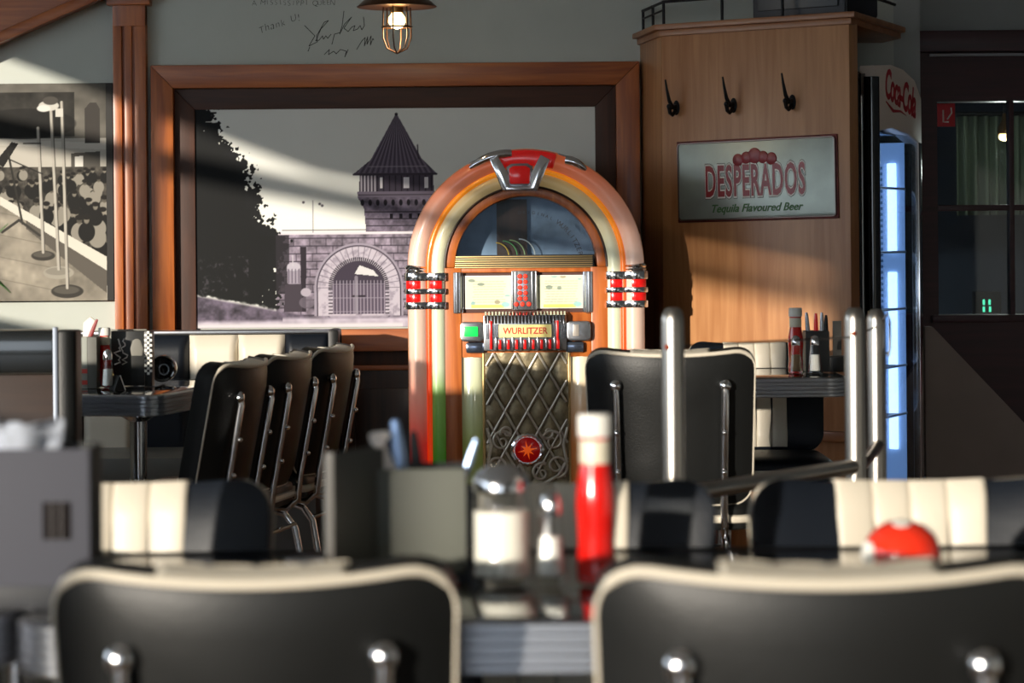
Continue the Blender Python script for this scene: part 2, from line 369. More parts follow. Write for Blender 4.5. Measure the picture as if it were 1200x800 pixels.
member([(mx1, iz0), (ix1, iz0), (ix1, iz1), (mx1, mz1)], -.022, 0, WOODI, 'inner_stile')
member([(ix0, iz1), (mx0, mz1), (mx1, mz1), (ix1, iz1)], -.022, 0, WOODIX, 'inner_rail')
# the print
c = Canvas(229, 697, 129, 384, 1.35); X, Y = c.X, c.Y
c.img[:] = (232, 233, 226); c.fill((c.noise(60)-.5)*.3+.05, (205, 206, 200))
st = lambda base, var, cell: np.clip(np.array(base)[None, None]*(1+var*(c.noise(cell, 3)-.5)[..., None]*2), 0, 255)
# wall of stone courses
wallm = ((Y > 273) & (Y < 376) & (X > 322)).astype(float); c.fill(wallm, st((128, 118, 132), .55, 7))
for k, yy in enumerate(range(280, 376, 9)):
    c.fill(c.line(322, yy, 700, yy, 1.4)*wallm*.8, (52, 46, 56))
    for xx in range(322+(k % 2)*9+int(RNG.rand()*6), 700, 19): c.fill(c.line(xx, yy, xx, yy+9, 1.1)*wallm*.7, (56, 50, 60))
c.fill(c.line(322, 274, 700, 274, 3.4), (216, 210, 216)); c.fill(c.line(330, 270.5, 700, 270.5, 1), (90, 84, 92))
# tower
tw = c.poly([(428, 273), (426, 246), (418, 232), (508, 232), (503, 246), (502, 273)]); c.fill(tw, st((112, 102, 118), .5, 6))
for yy in (250, 258, 266): c.fill(c.line(426, yy, 504, yy, 1.2)*tw, (50, 44, 54))
for xx in range(424, 506, 9): c.fill(c.disc(xx, 239, 2.1, 3.6), (30, 26, 34))
for xx in (456, 467, 478, 489): c.fill(c.poly([(xx, 252), (xx+4, 252), (xx+4, 258), (xx, 258)]), (34, 30, 38))
g = c.poly([(421, 207), (507, 207), (508, 228), (420, 228)]); c.fill(g, (74, 66, 80))
for xx in range(423, 440, 4): c.fill(c.line(xx, 208, xx, 227, 1.6), (196, 190, 198))
for xx in range(442, 508, 7): c.fill(c.line(xx, 208, xx, 227, 1.3), (40, 34, 44))
for xx, w2 in ((445, 3), (472, 7), (474, 4), (497, 4)): c.fill(c.poly([(xx, 210), (xx+w2, 210), (xx+w2, 222), (xx, 222)]), (226, 222, 226))
c.fill(c.poly([(418, 226), (510, 226), (509, 233), (419, 233)]), (122, 112, 128)); c.fill(c.line(419, 230, 509, 230, 1), (60, 54, 64))
rf = c.poly([(463, 137), (466, 137), (494, 188), (512, 206), (505, 207), (420, 207), (413, 206), (434, 189)]); c.fill(rf, (92, 82, 98))
for k in range(-14, 15):
    c.fill(c.line(464.5, 136, 464.5+k*3.2, 204, .9)*rf*.75, (46, 40, 52) if k % 2 else (140, 130, 144))
c.fill(c.line(414, 206, 511, 206, 2.2), (56, 50, 60)); c.fill(c.line(432, 197, 498, 197, 1.6)*.6, (150, 142, 152))
c.fill(c.disc(464.5, 136, 1.8), (40, 36, 44)); c.fill(c.line(489, 172, 490, 188, 1.4), (60, 54, 62))
# arch gate
ac = (419, 338)
for r, col in ((52, (150, 142, 156)), (49.5, (64, 56, 68)), (48, (186, 178, 190))):
    sh = np.maximum(c.disc(ac[0], ac[1], r), c.poly([(ac[0]-r, 338), (ac[0]+r, 338), (ac[0]+r, 371), (ac[0]-r, 371)])); c.fill(sh, col)
sh48 = sh*(0.5+c.noise(5, 2))
c.fill(sh*np.clip((c.noise(6)-.52)*3, 0, .5), (120, 112, 126))
for a in range(0, 181, 9):
    ca, sa = math.cos(R(a)), -math.sin(R(a)); c.fill(c.line(ac[0]+34*ca, ac[1]+34*sa, ac[0]+49*ca, ac[1]+49*sa, .8)*.7, (84, 76, 90))
for a in range(0, 181, 4):
    ca, sa = math.cos(R(a)), -math.sin(R(a)); c.fill(c.line(ac[0]+30*ca, ac[1]+30*sa, ac[0]+35*ca, ac[1]+35*sa, 1.3), (34, 30, 38))
for yy in range(340, 370, 4):
    for s_ in (-1, 1): c.fill(c.line(ac[0]+s_*30, yy, ac[0]+s_*35, yy, 1.3), (44, 38, 48))
gt = np.maximum(c.disc(ac[0], ac[1], 31), c.poly([(388, 338), (450, 338), (450, 369), (388, 369)])); c.fill(gt, (58, 50, 64))
c.fill(gt*(Y > 335), (84, 74, 90)); c.fill(c.poly([(420, 312), (436, 318), (442, 325), (414, 322)])*gt, (206, 204, 206))
for xx in range(389, 451, 4): c.fill(c.line(xx, 330, xx, 369, 1)*gt*.85, (166, 158, 172))
for yy in (334, 350, 366): c.fill(c.line(388, yy, 450, yy, 1)*gt*.7, (150, 142, 156))
c.fill(c.line(412, 348, 426, 348, 2)*gt, (36, 30, 38)); c.fill(c.line(416, 326, 416, 369, 4)*gt*.7, (150, 144, 156))
# ground and road
gy = 344+np.clip((X-229)*.19, 0, 26)
gr = np.clip((Y-gy)/4, 0, 1); c.fill(gr, st((86, 78, 92), .7, 9)); c.fill(np.clip((Y-371-(X < 330)*3)/4, 0, 1), st((178, 170, 184), .25, 14))
c.fill(np.clip((Y-378)/3, 0, 1)*(X < 470), (206, 202, 208))
# trees
by = np.interp(Y, [129, 140, 150, 158, 165, 175, 185, 195, 205, 215, 225, 240, 250, 262, 272, 280, 300, 340], [255, 262, 268, 262, 268, 282, 290, 298, 300, 302, 303, 312, 313, 320, 328, 345, 335, 330])
lf = c.noise(7, 3)-.5; lf2 = c.noise(3.5, 2)-.5
tree = np.clip((by+lf*46+lf2*26-6-X)/1.2, 0, 1)*np.clip((gy+6*lf-Y)/3+.5, 0, 1); c.fill(tree, (17, 18, 19))
core = np.clip((by-22+lf*20-X)/3, 0, 1)*np.clip((gy+6*lf-Y)/3+.5, 0, 1); c.fill(core, (15, 16, 16))
c.fill(np.clip((c.noise(5)-.6)*6, 0, 1)*(Y > 300)*(Y < 348)*(X < 290)*.5, (96, 88, 98))
dk = ((X > 322) & (X < 338) & (Y > 276) & (Y < 345)).astype(float); c.fill(dk*.8, (40, 36, 42))
c.fill(c.poly([(351, 290), (358, 290), (357, 366), (351, 366)]), (42, 36, 44))
c.fill(c.poly([(333, 334), (352, 334), (353, 366), (331, 366)]), (62, 55, 64)); c.fill(c.disc(357, 343, 6, 5), (168, 160, 172)); c.fill(c.disc(358, 355, 9, 7)*.7, (110, 102, 114))
c.fill(c.poly([(335, 314), (351, 314), (350, 333), (336, 333)]), (150, 142, 156)); c.fill(c.disc(343, 313, 8, 5), (180, 174, 186)); c.fill(c.line(342, 300, 342, 312, 1.2), (190, 186, 194))
for xx in (337, 341, 345, 349): c.fill(c.line(xx, 316, xx, 332, .9), (70, 62, 76))
c.fill(c.line(366, 236, 366, 273, .9)*.8, (96, 92, 98))
for xx, yy in ((355, 238), (374, 240), (377, 242)): c.fill(c.disc(xx, yy, 1.6), (90, 86, 92))
mcx, mcz = (mx0+mx1)/2, (mz0+mz1)/2
mur = MB().box(mx0-.002, mx1+.002, -.012, -.001, mz0, mz1+.002).build('backing_board', BLACK, fr)
print_sheet('photo_print', c.img*.92, mx1-mx0, mz1-mz0, vcol_mat('mural_ink', .45), mur, (mcx, -.0126, mcz))

# LEFT PHOTO: microphone stands on a stage before a crowd
c = Canvas(-90, 125, 98, 353, 1.35); X, Y = c.X, c.Y
c.img[:] = (196, 190, 178); st2 = lambda base, var, cell: np.clip(np.array(base)[None, None]*(1+var*(c.noise(cell, 3)-.5)[..., None]*2), 0, 255)
c.fill((Y < 162).astype(float), st2((104, 100, 92), .25, 20)); c.fill(c.poly([(-90, 108), (88, 108), (88, 160), (-90, 163)]), st2((52, 50, 46), .4, 14))
c.fill(c.poly([(-90, 160), (125, 168), (125, 176), (-90, 166)]), (214, 208, 196)); c.fill(c.poly([(100, 128), (106, 121), (114, 121), (118, 128), (118, 168), (100, 168)]), (66, 62, 58))
c.fill(c.disc(30, 145, 60, 18)*.6, (30, 29, 27)); c.fill(c.poly([(84, 180), (118, 178), (118, 196), (84, 198)]), (90, 86, 80)); c.fill(c.poly([(88, 184), (98, 183), (98, 196), (88, 196)]), (226, 222, 212))
edge = 222+np.clip(X+10, -80, 140)*.62
c.fill(((Y > 196) & (Y < edge+30)).astype(float), st2((70, 66, 60), .7, 6))
for k in range(150):
    fx = RNG.uniform(-88, 124); fy = RNG.uniform(196, 300)
    if fy > 226+(fx+10)*.62: continue
    s_ = 3+(fy-196)*.045; t_ = RNG.rand()
    c.fill(c.disc(fx, fy+s_*2.4, s_*1.7, s_*2), (30, 29, 27) if t_ < .65 else (150, 144, 132)); c.fill(c.disc(fx, fy, s_*.55, s_*.75)*.8, (150, 142, 128) if t_ < .6 else (96, 90, 80)); c.fill(c.disc(fx, fy-s_*.6, s_*.85, s_*.55), (34, 31, 28))
stg = c.poly([(-90, 170), (0, 232), (125, 330), (125, 360), (-90, 360)]); c.fill(stg, st2((150, 142, 128), .3, 16))
for k in range(7): c.fill(c.line(-90, 230+k*26, 60, 262+k*26, .8)*stg*.6, (104, 98, 88))
c.fill(c.poly([(0, 230), (125, 302), (125, 318), (0, 240)]), (226, 220, 206)); c.fill(c.poly([(30, 258), (125, 318), (125, 345), (30, 268)]), (98, 92, 84))
for x1_, yb, yt, rr in ((48, 300, 150, 14), (66, 320, 120, 18), (76, 342, 120, 19)):
    c.fill(c.disc(x1_+2, yb, rr, rr*.42), (62, 59, 54) if x1_ != 66 else (168, 162, 148)); c.fill(c.disc(x1_+1, yb-1.5, rr*.8, rr*.25)*.5, (120, 114, 104))
    c.fill(c.line(x1_-6 if x1_ == 66 else x1_-3, yt, x1_+2, yb-4, 3.2), (190, 184, 172)); c.fill(c.line(x1_-4 if x1_ == 66 else x1_-1, yt, x1_+4, yb-4, 1), (80, 76, 70))
c.fill(c.disc(58, 124, 12, 6), (210, 206, 196)); c.fill(c.disc(60, 118, 9, 5), (80, 76, 70)); c.fill(c.poly([(66, 127), (75, 127), (75, 137), (66, 137)]), (216, 212, 202)); c.fill(c.disc(52, 127, 8, 4), (232, 228, 220))
c.fill(c.poly([(-6, 190), (14, 166), (22, 168), (4, 196)]), (34, 32, 30)); c.fill(c.line(10, 180, 26, 262, 2.4), (46, 44, 40)); c.fill(c.line(22, 258, 2, 272, 3), (60, 57, 52)); c.fill(c.line(22, 258, 46, 276, 3), (60, 57, 52))
c.fill(c.line(10, 186, 50, 204, 1.4), (40, 38, 36)); c.fill(c.line(28, 168, 48, 168, 1.4), (60, 57, 52))
pw = (125+90)/F*(YB-.05); ph = (353-98)/F*(YB-.05); ctr = P(17.5, 225.5, YB-.05)
can = empty('canvas_photo', (ctr.x, YB-.003, ctr.z), label='black and white canvas photo of microphone stands before a seated crowd', cat='picture')
MB().box(-pw/2, pw/2+.025, -.045, 0, -ph/2, ph/2).build('canvas_body', mat('dark_canvas_edge', (44, 42, 40), .7), can, .003)
print_sheet('photo_print', c.img*.86, pw-.002, ph-.002, vcol_mat('canvas_ink', .6), can, (0, -.0456, 0))

# handwriting on the wall
INK = mat('black_marker', (46, 46, 45), .8, spec=.1)
hw = empty('wall_handwriting', (0, YB-.0005, 0), label='black marker signature and thanks written on the grey wall above the mural', cat='writing')
def stroke(pts, wdt=.8, nm='pen_stroke'):
    m = MB()
    for (a, b), (c2, d) in zip(pts[:-1], pts[1:]):
        p, q = P(a, b, YB), P(c2, d, YB); n_ = Vector((-(q.z-p.z), 0, q.x-p.x)); n_ = n_.normalized()*wdt*.5*YB/F if n_.length > 0 else n_
        t = (q-p).normalized()*.0006
        m.add([(v.x, 0, v.z) for v in (p-t+n_, p-t-n_, q+t-n_, q+t+n_)], [(0, 1, 2, 3)])
    return m.build(nm, INK, hw, smooth=False)
def hand(txt, px, py, step, size, slope, shear=0):
    m = MB(); rh = random.Random(len(txt))
    for i, ch in enumerate(txt):
        if ch == ' ': continue
        vs_, fs_ = text_mesh(ch, size*rh.uniform(.9, 1.12)/F*YB, extrude=0, shear=shear, offset=-.0006)
        q = P(px+i*step, py+i*step*slope+rh.uniform(-.8, .8), YB); m.add(vs_, fs_, Matrix.Translation((q.x, 0, q.z)) @ Matrix.Rotation(R(rh.uniform(-9, 9))+math.atan(slope), 4, 'Y'))
    m.build('lettering', INK, hw, smooth=False)
hand('A MISSISSIPPI QUEEN', 298, 3.5, 5.1, 8.6, 0)
hand('Thank U!', 306, 35, 6.2, 11.5, -.33, .25)
stroke([(357, 30), (364, 37), (369, 42), (362, 54), (372, 49), (371, 42), (375, 35), (380, 26), (385, 24), (376, 34), (370, 48), (374, 47), (378, 42), (379, 46), (382, 42), (384, 45), (388, 40)])
stroke([(403, 13), (401, 30), (398, 40), (404, 28), (412, 20), (403, 33), (408, 37), (412, 32), (416, 30), (414, 36), (419, 34), (422, 30), (424, 35), (427, 30), (426, 20)])
stroke([(389, 52), (392, 40), (399, 38)]); stroke([(380, 64), (386, 58), (385, 64), (391, 60), (394, 63), (399, 58), (406, 60), (404, 67), (408, 58)])
stroke([(418, 58), (424, 48), (428, 44), (427, 54), (431, 43), (430, 52), (435, 42), (434, 53), (437, 45), (438, 47)]); stroke([(361, 60), (363, 55)])

# ================================================================ CORNER CABINET, sign, hooks, speaker
A = P(777, 280, 9.35); B = P(997, 280, 8.88); ax, ay, bx, by_ = A.x, A.y, B.x, B.y
SX, SY = P(752, 280, YB)[0], YB-.001
CZ = 1.18+(HY-30.5)/F*8.88; CZT = 1.18+(HY-17.5)/F*8.88
u = Vector((bx-ax, by_-ay, 0)); CW = u.length; u.normalize(); n = Vector((u.y, -u.x, 0))   # n: outward (towards the room)
cang = math.atan2(u.y, u.x)
cab = empty('corner_cabinet', (ax, ay, 0), cang, 'tall light oak corner cabinet with cornice beside the jukebox', 'cabinet')
MB().box(0, CW, 0, .06, 0, CZ).build('front_panel', WOODC, cab, .003)
Mi = Matrix.Rotation(-cang, 4, 'Z') @ Matrix.Translation((-ax, -ay, 0))
m = MB(); m.prism([(SX, SY), (ax, ay+.004), (ax+.04, ay+.03), (SX+.045, SY)], 0, CZ, 'xy', Mi); m.build('side_panel', WOODC, cab, .002)
ex, ey = P(1052, 40, 9.55)[0], 9.55
def off(pl, d):
    out = []
    for i, p in enumerate(pl):
        p = Vector((*p, 0)); ns = []
        if i > 0: e = (p-Vector((*pl[i-1], 0))).normalized(); ns.append(Vector((e.y, -e.x, 0)))
        if i < len(pl)-1: e = (Vector((*pl[i+1], 0))-p).normalized(); ns.append(Vector((e.y, -e.x, 0)))
        nn = sum(ns, Vector()).normalized(); k = d/max(.4, nn.dot(ns[0])); out.append((p.x+nn.x*k, p.y+nn.y*k))
    return out
foot = [(SX, SY), (ax, ay), (bx, by_), (ex, ey)]
for nm, d, z0, z1 in (('cornice_lower', .012, CZ-.004, CZ+.018), ('cornice_upper', .03, CZ+.018, CZT)):
    pl = off(foot, d); pl[0] = (pl[0][0], SY); m = MB(); m.prism(pl+[(1.42, SY)], z0, z1, 'xy', Mi); m.build(nm, WOODCX, cab, .004)
q = P(957, 508, 9.0); zl = q.z
MB().box(CW*.7, CW+.0, -.035, 0, zl-.02, zl+.015).build('ledge_rail', WOODCX, cab, .004)
# gallery rail
IRON = mat('black_iron', (26, 26, 28), .5, .6)
gl = off(foot, -.01); gl = [(x, min(y, SY-.02)) for x, y in gl]; m = MB()
zr = CZT+.085
pts = [(x, y, zr) for x, y in gl]; m.tube(pts, .006, 8, M=Mi); m.tube([(x, y, zr-.03) for x, y in gl[:2]], .004, 6, M=Mi)
for i in range(3):
    for t in ((0.02, .5) if i != 1 else (0, .33, .66, 1)):
        x = gl[i][0]+(gl[i+1][0]-gl[i][0])*t; y = gl[i][1]+(gl[i+1][1]-gl[i][1])*t; m.tube([(x, y, CZT), (x, y, zr+.004)], .0055, 8, M=Mi)
m.build('gallery_rail', IRON, cab)
# loudspeaker on top
def onface(px, py, dd=0):
    # point on the cabinet face seen at a pixel
    r = Vector(((px-600)/F, 1, 0)); o = Vector((ax, ay, 0)); t = (o.dot(n))/(r.dot(n)); D = t
    q = P(px, py, D); return q
sp = onface(925, 20); spd = sp+(-n)*.17
sk = empty('loudspeaker', (spd.x, spd.y, CZT), cang, 'black box loudspeaker on top of the oak corner cabinet', 'loudspeaker')
MB().box(-.19, .19, -.11, .13, 0, .42).build('housing', mat('black_blue_plastic', (18, 20, 30), .5), sk, .012)
m = MB(); m.box(-.165, .165, -.118, -.11, .03, .39); m.build('grille', BLACK, sk, .004)
# tin sign
def faceM(px, py, tilt=0, lift=0):
    q = onface(px, py)+n*lift; return q
sc_ = onface(887, 210)
s1, s2 = onface(793, 210), onface(981, 210); SW = (s2-s1).length; SH = 97/F*sc_.y
sg = empty('tin_sign', tuple(sc_+n*.004), cang, 'embossed grey tin beer sign with red lettering on the oak cabinet', 'sign')
sg.rotation_euler = (0, R(-.8), cang)
SIGN = mat('weathered_tin', (150, 158, 150), .34, .45, var=.12, vscale=9); RUST = mat('rusty_red_rim', (96, 40, 34), .45, .4, var=.4, vscale=30)
MB().box(-SW/2, SW/2, -.004, .003, -SH/2, SH/2).build('rim_plate', RUST, sg, .003)
pl = rrect(SW-.02, SH-.022, .012)
m = MB(); m.prism(pl, -.009, -.004, 'xz'); m.build('face_plate', SIGN, sg, .004)
m = MB(); m.tube([(x, -.009, z) for x, z in rrect(SW-.016, SH-.018, .012)], .003, 6, closed=True); m.build('raised_bead', mat('aged_bead', (96, 84, 80), .3, .8), sg)
REDL = mat('sign_red', (140, 22, 28), .35); WHL = mat('sign_white', (226, 220, 212), .4); GRL = mat('sign_green', (52, 96, 44), .5); DKR = mat('sign_dark', (40, 26, 26), .5)
lw = SW*.63; lh = SH*.45
for nm, mt, off_, yy in (('lettering_shadow', DKR, .0075, -.0095), ('lettering_outline', WHL, .006, -.0102), ('lettering', REDL, .0022, -.011)):
    vs_, fs_ = text_mesh('DESPERADOS', .1, offset=off_, extrude=.0004, spacing=1.12)
    xs = [v[0] for v in vs_]; zs = [v[2] for v in vs_]
    if nm == 'lettering_shadow': k0 = (lw/(max(xs)-min(xs)), lh/(max(zs)-min(zs)), (max(xs)+min(xs))/2, (max(zs)+min(zs))/2)
    m = MB(); m.add([((v[0]-k0[2])*k0[0], yy+v[1], (v[2]-k0[3])*k0[1]-.002) for v in vs_], fs_); m.build(nm, mt, sg, smooth=False)
# pale lower half of the letters
for k in range(5):
    cx = (k-2)*SW*.052; r_ = SW*.034*(1.25 if k == 2 else 1.0); cz = SH*.285-abs(k-2)*SH*.022
    m = MB(); m.lathe([(r_, 0), (r_*.92, .003), (r_*.5, .005), (1e-6, .0055)], 20, Matrix.Translation((cx, -.009-.0004*(k == 2), cz)) @ Matrix.Rotation(PI/2, 4, 'X')); m.build('red_blossom', REDL, sg)
text('tagline', 'Tequila Flavoured Beer', SH*.135, GRL, sg, (0, -.0098, -SH*.345), shear=.35, offset=.0008, sx=SW*.58/(SH*.135*9.6))
# coat hooks
for i, (px, py) in enumerate(((793, 115), (860, 112), (929, 108))):
    q = onface(px, py)
    hk = empty('coat_hook', tuple(q), cang, ['dark iron coat hook on the oak cabinet, the one closest to the jukebox', 'dark iron coat hook on the oak cabinet, the middle one of three', 'dark iron coat hook on the oak cabinet, the one closest to the fridge'][i], 'hook', 'coat hooks on the oak cabinet')
    m = MB(); m.lathe([(.018, 0), (.018, .004), (.012, .008), (1e-6, .009)], 16, Matrix.Translation((0, 0, -.035)) @ Matrix.Rotation(PI/2, 4, 'X') @ Matrix.Diagonal((.8, 1.5, 1, 1))); m.build('back_plate', IRON, hk)
    m = MB(); m.tube([(0, -.004, -.03), (0, -.03, -.035), (0, -.05, -.01), (-.003, -.06, .03), (-.006, -.065, .065)], [.009, .009, .007, .005, .003], 10); m.build('upper_prong', IRON, hk)
    m = MB(); m.tube([(0, -.006, -.045), (0, -.03, -.062), (0, -.045, -.055), (0, -.05, -.035)], [.008, .007, .007, .008], 10); m.sphere((0, -.05, -.032), .010, 8); m.build('lower_prong', IRON, hk)

# ================================================================ DRINKS FRIDGE
fq = P(1018, 280, 9.15); FX, FY = fq.x, 9.15
fang = math.atan2(.6, .27); FW, FD = .62, .44
fz = lambda py: 1.18+(HY-py)/F*FY
fg = empty('drinks_fridge', (FX, FY, 0), fang, 'tall glass-door drinks fridge with white header and blue lit interior', 'fridge')
FB = mat('fridge_black', (16, 18, 22), .16, .2, coat=.6); FT = fz(77); FH0 = fz(158)
m = MB(); m.box(0, .03, 0, FD, .1, FT-.03); m.build('side_panel', FB, fg, .008)
m = MB(); m.box(FW-.03, FW, 0, FD, .1, FT-.06); m.build('side_panel', FB, fg, .008)
m = MB(); m.box(0, FW, FD-.03, FD, .1, FT-.06); m.build('back_panel', mat('fridge_inner_white', (214, 226, 236), .4), fg)
MB().box(0, FW, .02, FD, FH0, FT-.05).build('top_housing', FB, fg, .01)
MB().box(0, FW, .0, FD, 0, .1).build('plinth', FB, fg, .008)
hp = [(0.0, FH0-.0), (FW*.35, FH0+.02), (FW*.7, FH0+.005), (FW, FH0-.03), (FW, FT-.10), (FW*.85, FT-.035), (FW*.6, FT-.004), (FW*.35, FT+.004), (.0, FT-.01)]
m = MB(); m.prism(hp, -.03, .03, 'xz'); m.build('header_panel', mat('header_off_white', (230, 218, 206), .5), fg, .006)
COKE = mat('header_red', (186, 20, 36), .4)
for t_, x_, z_ in (('Coca-Cola', FW*.52, (FH0+FT)/2+.025),):
    vs_, fs_ = text_mesh(t_, .1, shear=.32, offset=.0025, extrude=.0004, spacing=.9)
    xs = [v[0] for v in vs_]; k = FW*.66/(max(xs)-min(xs)); m = MB(); m.add([(v[0]*k+x_, -.0306+v[1], v[2]*1.55+z_-v[0]*.16) for v in vs_], fs_); m.build('lettering', COKE, fg, smooth=False)
    m = MB(); m.tube([(x_-.19, -.0306, z_-.035), (x_-.1, -.0306, z_-.065), (x_, -.0306, z_-.062), (x_+.08, -.0306, z_-.075)], [.002, .006, .004, .001], 6); m.build('lettering_swash', COKE, fg)
# rounded column on the near front edge
m = MB(); m.tube([(-.035, .06, .1), (-.035, .06, FT-.08), (-.033, .062, FT-.04), (-.03, .07, FT-.02)], [.045, .045, .04, .015], 20); m.build('corner_column', FB, fg)
m = MB(); m.tube([(.012, -.012, .1), (.012, -.012, FT-.05)], .028, 16); m.build('door_post', FB, fg)
m = MB(); m.tube([(-.05, .008, .12), (-.05, .008, FT-.12)], .004, 8); m.build('chrome_bead', CHROME, fg)
m = MB(); m.box(FW-.045, FW, -.03, .0, .12, FH0-.02); m.build('door_edge', CHROME, fg, .004)
MB().box(.03, FW-.045, -.022, -.016, .12, FH0).build('door_glass', glass_mat('fridge_glass', (.86, .93, 1), .02), fg, smooth=False)
LED = mat('led_blue_white', (150, 195, 255), .4, emit=3.8, ecol=(185, 215, 255))
for z0, z1 in ((fz(545), fz(325)), (fz(300), fz(190))):
    m = MB(); m.box(FW-.046, FW-.035, .06, .095, z0, z1); m.build('led_strip', LED, fg, .004)
WIRE = mat('white_wire', (225, 232, 240), .3)
for py in (222, 300, 370, 440, 500):
    z = fz(py); m = MB(); m.tube([(.03, .03, z), (FW-.03, .03, z)], .005, 6); m.tube([(.03, FD-.06, z), (FW-.03, FD-.06, z)], .004, 6)
    for k in range(9): m.tube([(.05+k*.06, .03, z), (.05+k*.06, FD-.06, z)], .002, 5)
    m.build('wire_shelf', WIRE, fg)
MB().box(FW-.035, FW-.03, .03, .40, .12, FH0-.02).build('inner_wall', mat('fridge_inner_glow', (200, 218, 240), .4, emit=.6, ecol=(140, 185, 250)), fg)  # LED light falling on this wall is put in as a blue glow
m = MB()
for k in range(60):
    z = .2+k*.022
    if z < FH0-.1: m.box(FW-.037, FW-.0345, .115, .15, z, z+.011)
m.build('shelf_slots', mat('slot_blue', (110, 150, 200), .4), fg, smooth=False)

# ================================================================ NEXT ROOM seen through the dark window
cm = MB(); cxa, cxb = P(1121, 200, 12.2)[0], P(1330, 200, 12.2)[0]; cz1 = P(1160, 136, 12.2)[2]; czb = P(1160, 252, 12.2)[2]
cm.grid(lambda a, b: (cxa+(cxb-cxa)*a, 12.2+.03*math.sin(a*2*PI*17)+.01*math.sin(a*61), czb+(cz1-czb)*b), 240, 4)
for o_ in [cm.build('curtain', mat('grey_green_curtain', (128, 142, 118), .8), None)]:
    sm = o_.modifiers.new('thickness', 'SOLIDIFY'); sm.thickness = .004; tag(o_, 'grey green pleated curtain behind the dark window', 'curtain')
m = MB(); m.tube([(cxa-.05, 12.2, cz1+.01), (cxb, 12.2, cz1+.01)], .012, 10); tag(m.build('curtain_rod', IRON), 'dark rod carrying the grey green curtain', 'curtain rod')
q0, q1 = P(1099, 121, YR), P(1120, 148, YR)
es = empty('wall_sign', ((q0.x+q1.x)/2, YR+.019, (q0.z+q1.z)/2), label='small red sign with white symbol on the dark window pane', cat='sign')
sw2, sh2 = (q1.x-q0.x)/2, (q0.z-q1.z)/2
MB().box(-sw2, sw2, -.004, 0, -sh2, sh2).build('sign_plate', mat('safety_red', (200, 34, 44), .5), es, .001)
m = MB(); m.tube([(-.012, -.005, .02), (-.012, -.005, -.028), (.01, -.005, -.028)], .003, 6); m.tube([(.004, -.005, -.018), (.022, -.005, .008), (.02, -.005, .03)], .003, 6); m.build('symbol', WHITEP, es)
q = P(1177, 160, 11.2)
wl = empty('pendant_lamp', (q.x, 11.2, q.z), label='small lit bulb lamp hanging behind the dark window', cat='lamp')
GLOW = mat('bulb_glow', (255, 226, 170), .3, emit=9, ecol=(255, 206, 130))
m = MB(); m.sphere((0, 0, 0), .026, 10, sc=(1, 1, .75)); m.build('bulb', GLOW, wl)
m = MB(); m.lathe([(.03, .0), (.028, .03), (.012, .06), (.008, .09)], 16, Matrix.Translation((0, 0, .012))); m.build('socket', mat('brass', (150, 110, 60), .35, .9), wl)
m = MB(); m.tube([(0, 0, .1), (0, 0, 3.0-q.z)], .005, 6); m.build('cord', BLACK, wl)
ld = bpy.data.lights.new('far_room_bulb', 'POINT'); ld.energy = 14; ld.color = (1, .9, .75); ld.shadow_soft_size = .05; lo = bpy.data.objects.new('far_room_bulb', ld); COL.objects.link(lo); lo.location = (q.x, 11.15, q.z-.1)
q = P(1158, 357, 11.6)
ind = empty('green_reflection', (q.x, 11.6, 0), label='dark added stand with green glints for an exit lamp reflection behind the window', cat='light')
m = MB(); m.box(-.06, .06, 0, .08, 0, q.z+.06); m.build('stand', BLACK, ind, .006)
for dz, dx in ((.012, .006), (-.02, .008), (-.02, -.02), (.012, -.02)):
    MB().box(dx-.005, dx+.005, -.004, 0, q.z+dz-.012, q.z+dz+.012).build('green_glint', mat('green_glint', (90, 230, 170), .4, emit=3), ind, .002)  # glowing chips on an added stand imitate a reflected exit lamp

# ================================================================ JUKEBOX
JK = .003; JY = 8.98
jb = empty('jukebox', ((616-600)*JK, JY, 0), label='vintage arched jukebox with orange light tubes and chrome trim', cat='jukebox')
JX = lambda px: (px-616)*JK
JZ = lambda py: 1.18+(HY-py)*JK
ZC = JZ(313); k = JK
def jarch(r, n=40, zb=.14): return [(-r*k, zb)]+arc(0, ZC, r*k, 180, 0, n)+[(r*k, zb)]
m = MB(); m.prism(jarch(130), .15, .62, 'xz'); m.build('body', WOODD, jb, .004)
m = MB(); m.prism([(-140*k, 0), (140*k, 0), (140*k, .12), (134*k, .15), (-134*k, .15), (-140*k, .12)], -.02, .63, 'xz'); m.build('plinth', WOODJ, jb, .006)
# tubes
T_OUT = ramp_mat('outer_tube_glow', [(.15, (214, 24, 14)), (JZ(520), (222, 50, 40)), (JZ(450), (214, 150, 130)), (JZ(400), (206, 178, 160)), (JZ(300), (210, 178, 162)), (JZ(240), (212, 146, 120)), (JZ(190), (220, 108, 66))], .22)
T_ORG = ramp_mat('orange_tube_glow', [(.15, (255, 60, 10)), (JZ(450), (236, 70, 20)), (JZ(330), (214, 96, 40)), (JZ(250), (240, 140, 30)), (JZ(190), (250, 150, 30))], .35)
T_CRM = ramp_mat('cream_tube_glow', [(.15, (52, 120, 20)), (JZ(540), (66, 136, 30)), (JZ(460), (120, 160, 80)), (JZ(430), (196, 208, 176)), (JZ(300), (206, 208, 180)), (JZ(215), (206, 176, 120))], .15)
def tubearch(r, rad, yy, mt, nm, zb=.15):
    pts = [(-r*k, yy, zb+(ZC-zb)*i/6) for i in range(6)]+[(x, yy, z) for x, z in arc(0, ZC, r*k, 180, 0, 48)]+[(r*k, yy, zb+(ZC-zb)*(5-i)/6) for i in range(6)]
    m = MB(); m.tube(pts, rad*k, 16); m.build(nm, mt, jb)
